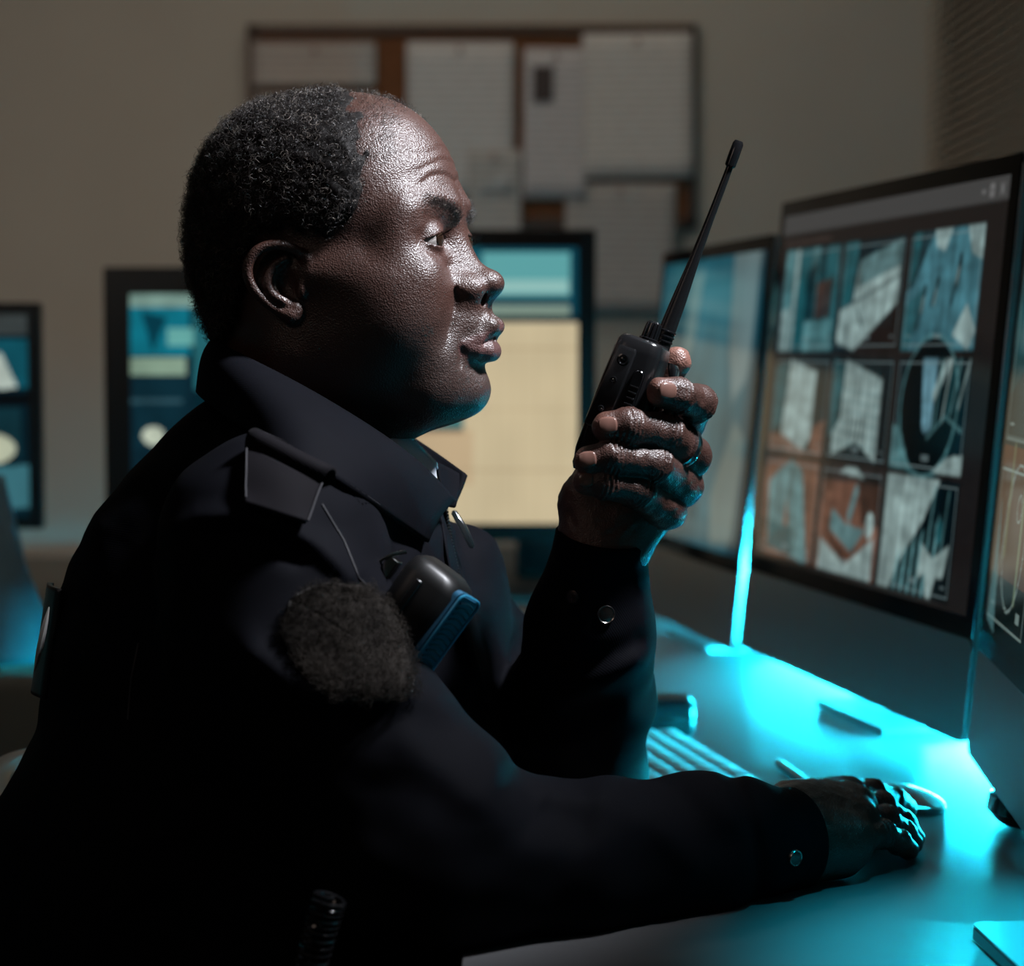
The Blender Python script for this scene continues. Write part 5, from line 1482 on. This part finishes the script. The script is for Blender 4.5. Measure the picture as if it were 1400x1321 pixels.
# local frame: z along the body (up-left to down-right edge), x towards the blue face
zA = Vector((math.sin(math.radians(36)), 0, math.cos(math.radians(36)))); xA = Vector((math.cos(math.radians(36)), -.25, -math.sin(math.radians(36)))); xA = (xA - zA * xA.dot(zA)).normalized(); yA = zA.cross(xA)
mic.rotation_euler = Matrix((xA, yA, zA)).transposed().to_euler(); mic.scale = (1.3, 1.3, 1.15)
sections([(-.030, .000, 0, .022, .034, .007), (-.026, .002, 0, .030, .040, .009), (.018, .002, 0, .032, .042, .009), (.025, .001, 0, .028, .038, .009), (.028, 0, 0, .020, .030, .008)]).build('housing', simple('matte_black_plastic', (.006, .0058, .006), .40, 0, .45), mic, sharp=None)
BLUE = simple('blue_rubber', (.012, .085, .160), .45, 0, .4)
MB().prism(rrect(.018, .052, .004), .006, Matrix.Translation((.0185, -.010, -.001)) @ Matrix.Rotation(math.radians(68), 4, 'Z') @ Matrix.Rotation(math.pi / 2, 4, 'X') , .0015).build('blue_grip', BLUE, mic)
g = MB(); GM = Matrix.Translation((.0185, -.010, -.001)) @ Matrix.Rotation(math.radians(68), 4, 'Z')
for k in range(12):
    z = -.017 + k * .0034
    g.tube([GM @ Vector((x, -.0033, z + .0016 * math.cos(x / .0062 * 1.5))) for x in np.linspace(-.0062, .0062, 7)], .00065, 6)
g.build('grip_ribs', simple('dark_blue_rubber', (.004, .030, .060), .5), mic)
# edge bead round the blue face
bead = [GM @ Vector((p[0], -.0030, p[1])) for p in rrect(.0175, .0515, .004, 4)]
MB().tube(bead, .0007, 6, closed=True).build('blue_edge', simple('bright_blue_edge', (.02, .20, .34), .3), mic)
MB().box((-.002, -.0215, .006), (.0035, .003, .022), bev=.0008).build('side_key', BLKP, mic)
cl = MB(); cl.tube([(-.022, -.006, .020), (-.026, -.008, .012), (-.029, -.008, -.002)], .0010, 8); cl.tube([(-.022, -.004, .021), (-.019, -.007, .0225), (-.0235, -.009, .017)], .0011, 8); cl.box((-.022, -.002, .004), (.006, .010, .024), bev=.001)
cl.build('clip', CHROME, mic)
# coiled cord low on the jacket
cord = []
P0, P1, P2_ = at(452, 1225, 1.262), at(438, 1265, 1.262), at(418, 1345, 1.266)
N = 520
for i in range(N):
    t = i / (N - 1); c = P0 * (1 - t) ** 2 + 2 * P1 * t * (1 - t) + P2_ * t * t
    ax = (P2_ - P0); ax = ax / np.linalg.norm(ax); u = np.array([1, 0, 0.]) - ax * ax[0]; u /= np.linalg.norm(u); w = np.cross(ax, u)
    a = t * 2 * math.pi * 13; cord.append(c + (u * math.cos(a) + w * math.sin(a)) * .0088 * (1 if i > 20 else i / 20))
ck = MB().tube(cord, .0017, 7).build('coiled_cord', GLOSS, None)
tag(ck, 'black coiled cable hanging in front of the jacket at the bottom edge', 'cable')

# ------------------------------------------------------------------ things on the desk
WHITE = simple('white_plastic', (.62, .63, .64), .30, 0, .5)
c0 = on_desk(922, 1012); dirL = on_desk(1028, 1077) - c0; dirL /= np.linalg.norm(dirL); dirS = np.array([-dirL[1], dirL[0], 0]); 
if dirS[0] > 0: dirS = -dirS
ctr = c0 + dirL * .21 + dirS * .057
kb = empty('keyboard', tuple(ctr)); kb.rotation_euler = (0, 0, math.atan2(dirL[1], dirL[0])); tag(kb, 'slim white keyboard on the desk between the forearms', 'keyboard')
MB().box((0, 0, .005), (.42, .114, .008), bev=.002).build('tray', simple('silver_tray', (.40, .41, .42), .35, .5), kb)
mb = MB(); keys = []
key_proto = None
for r in range(6):
    n = 14 if r != 5 else 9; wrow = .412 / n
    for k in range(n):
        keys.append((-.206 + wrow * (k + .5), -.046 + r * .0185, wrow * .88))
for x, y, w in keys:
    if key_proto is None or abs(w - kw) > 1e-6:
        key_proto = MB().box((0, 0, 0), (w, .0158, .0030), bev=.0008).build('key', WHITE, kb); key_proto.location = (x, y, .0107); kw = w
    else:
        k_ = key_proto.copy(); col.objects.link(k_); k_.parent = kb; k_.location = (x, y, .0107)
# mouse
mc_ = on_desk(1200, 1103)
mouse = empty('computer_mouse', tuple(mc_)); mouse.rotation_euler = (0, 0, math.radians(-28)); tag(mouse, 'low white wireless mouse just behind the resting hand', 'mouse')
V = []; Fq = []; nu, nv = 25, 17
def mshape(u, v):
    x = u * .056; wy = .029 * (1 - abs(u) ** 3.2) ** .45 * (1 - .06 * u); y = v * wy
    z = .0035 + .0165 * max(0, 1 - abs(u) ** 2.4) ** .75 * math.sqrt(max(0, 1 - .75 * v * v)) 
    return x, y, z
for i in range(nu):
    for j in range(nv): V.append(mshape(-.999 + 1.998 * i / (nu - 1), -1 + 2 * j / (nv - 1)))
for i in range(nu - 1):
    for j in range(nv - 1): Fq.append((i * nv + j, (i + 1) * nv + j, (i + 1) * nv + j + 1, i * nv + j + 1))
mesh_obj('top_shell', V, Fq, simple('glossy_white_shell', (.6, .62, .63), .10, 0, .6), mouse)
P = [(mshape(u, -1)[0], mshape(u, -1)[1]) for u in np.linspace(-.99, .99, 30)] + [(mshape(u, 1)[0], mshape(u, 1)[1]) for u in np.linspace(.99, -.99, 30)]
MB().prism([(x * .97, y * .94) for x, y in P], .0060, Matrix.Translation((0, 0, .0032))).build('base', simple('grey_mouse_base', (.16, .17, .18), .35, .4), mouse)
# pen
a, b = on_desk(1066, 1044, DESK_Z + .0042), on_desk(1120, 1084, DESK_Z + .0042)
d = Vector(b - a).normalized(); ctr = (a + b) / 2
pen = empty('pen', (ctr[0], ctr[1], DESK_Z)); pen.rotation_euler = (0, 0, math.atan2(d.y, d.x)); tag(pen, 'slim dark pen lying on the glowing desk behind the hand', 'pen')
L = .14; MB().tube([(-L / 2, 0, .0042), (-L / 2 + .012, 0, .0042), (L / 2 - .02, 0, .0042)], [.0030, .0040, .0040], 12).build('barrel', simple('teal_grey_barrel', (.03, .05, .06), .3), pen)
MB().tube([(L / 2 - .02, 0, .0042), (L / 2, 0, .0042)], [.0038, .0008], 12).build('tip', CHROME, pen)
# rounded black case behind the keyboard
cb = on_desk(868, 1010)
case = empty('hard_case', (cb[0], cb[1] + .02, DESK_Z)); tag(case, 'rounded black hard case standing behind the keyboard', 'case')
MB().box((0, 0, .0195), (.115, .055, .036), bev=.012).build('shell', simple('smooth_black_case', (.016, .018, .022), .32), case)
MB().box((0, 0, .0195), (.1158, .0558, .0016)).build('seam', GLOSS, case)
# slab at the bottom right corner
ca = on_desk(1321, 1256, DESK_Z + .010)
W, D = .16, .115
tb = empty('touchpad', (ca[0] + W / 2 + .004, ca[1] - D / 2 - .004, DESK_Z)); tb.rotation_euler = (0, 0, math.radians(4)); tag(tb, 'pale flat touchpad at the bottom right corner of the desk', 'touchpad')
MB().prism(rrect(W, D, .008), .009, Matrix.Translation((0, 0, .0050)), .001).build('body', simple('dark_side', (.05, .055, .06), .3, .5), tb)
MB().prism(rrect(W - .001, D - .001, .0078), .0012, Matrix.Translation((0, 0, .0100))).build('top_plate', simple('pale_plate', (.26, .27, .28), .35), tb)
# black base near the third monitor
bb = on_desk(1402, 1140)
pk = empty('round_base', (bb[0] + .03, bb[1] + .03, DESK_Z)); tag(pk, 'round black base at the right edge beneath the near monitor', 'speaker')
MB().lathe([(.030, 0), (.044, .003), (.052, .012), (.050, .023), (.038, .028)], None, 40).build('body', GLOSS, pk)
MB().lathe([(.036, .0275), (.034, .0295), (.010, .030)], None, 32).build('base_top', METAL_D, pk)

# ------------------------------------------------------------------ chair under the man
chair = empty('office_chair', (-.25, float(YMID), 0)); tag(chair, 'white-shelled office chair the man sits on', 'chair')
shell = simple('white_chair_shell', (.78, .76, .72), .4)
rows = []
for z, x, w in ((.50, -.140, .40), (.58, -.150, .44), (.66, -.150, .47), (.74, -.138, .46), (.785, -.130, .42)):
    rows.append([(x + .05 * (1 - (abs(v)) ** 2) * -1 + .05, v * w * .34 + .07, z - .02 * abs(v) ** 3) for v in np.linspace(-1, 1, 9)])
loft('backrest', rows, shell, chair, .018, 2)
MB().box((0, 0, .430), (.50, .48, .045), bev=.018).build('seat', simple('charcoal_seat_cloth', (.03, .03, .032), .9), chair)
MB().tube([(-.10, 0, .42), (-.16, 0, .44), (-.165, 0, .56)], [.02, .02, .016], 10).build('back_bracket', METAL_D, chair)
MB().tube([(0, 0, .07), (0, 0, .25), (0, 0, .41)], [.03, .028, .024], 16).build('gas_column', METAL_D, chair)
for k in range(5):
    a = 2 * math.pi * k / 5 + .3
    MB().tube([(0, 0, .11), (.28 * math.cos(a), .28 * math.sin(a), .075)], [.024, .015], 10).build('base_arm', METAL_D, chair)
    MB().lathe([(.020, -.010), (.026, -.008), (.026, .008), (.020, .010)], Matrix.Translation((.28 * math.cos(a), .28 * math.sin(a), .027)) @ Matrix.Rotation(a + math.pi / 2, 4, 'Z') @ Matrix.Rotation(math.pi / 2, 4, 'X'), 20).build('caster', PLASTIC_B, chair)
for s in (-1, 1):
    MB().tube([(.05, s * .25, .44), (.05, s * .27, .55), (.08, s * .27, .61)], .014, 10).build('armrest_post', METAL_D, chair)

# ------------------------------------------------------------------ blurred things behind
a, b, c, d = at(-160, 650, 2.42), at(5, 655, 2.42), at(78, 905, 2.40), at(-160, 905, 2.40)
bc = empty('draped_chair', ((a[0] + c[0]) / 2, a[1], 0)); tag(bc, 'blurred blue-grey jacket-draped chair back at the left edge', 'chair')
X0, Y0 = bc.location.x, bc.location.y
def lp(p, dy=0): return (p[0] - X0, p[1] - Y0 + dy, p[2])
drape = cloth_mat('blue_grey_cloth', (.060, .105, .130), .8, .2)
rows = []
for t in np.linspace(0, 1, 7):
    l = a * (1 - t) + d * t; r = b * (1 - t) + c * t
    rows.append([lp(l * (1 - u) + r * u, .05 * math.sin(u * 9 + t * 4) * .25 - .03 * math.sin(math.pi * u)) for u in np.linspace(0, 1, 9)])
loft('drape', rows, drape, bc, .02, 2)
hz = float(d[2])
MB().box((-.02, -.10, .46), (.40, .40, .06), bev=.02).build('seat', PLASTIC_B, bc)
MB().box((-.02, .03, (.46 + 1.0) / 2), (.05, .03, .56), bev=.005).build('back_post', PLASTIC_B, bc)
for sx in (-1, 1):
    for sy in (-1, 1): MB().tube([(-.02 + sx * .17, -.10 + sy * .17, 0), (-.02 + sx * .16, -.10 + sy * .16, .44)], .014, 8).build('leg', METAL_D, bc)
a = at(738, 830, 3.55)
pc = empty('computer_case', (float(a[0]), 3.62, DESK_Z)); tag(pc, 'blurred black upright computer case below the beige document screen', 'computer')
h_ = .135; MB().box((0, 0, h_ / 2 + .003), (.075, .22, h_), bev=.005).build('case', PLASTIC_B, pc)
MB().box((0, -.112, h_ / 2), (.06, .004, h_ * .8), bev=.001).build('front_panel', GLOSS, pc)
bn = at(6, 1052, 2.50)
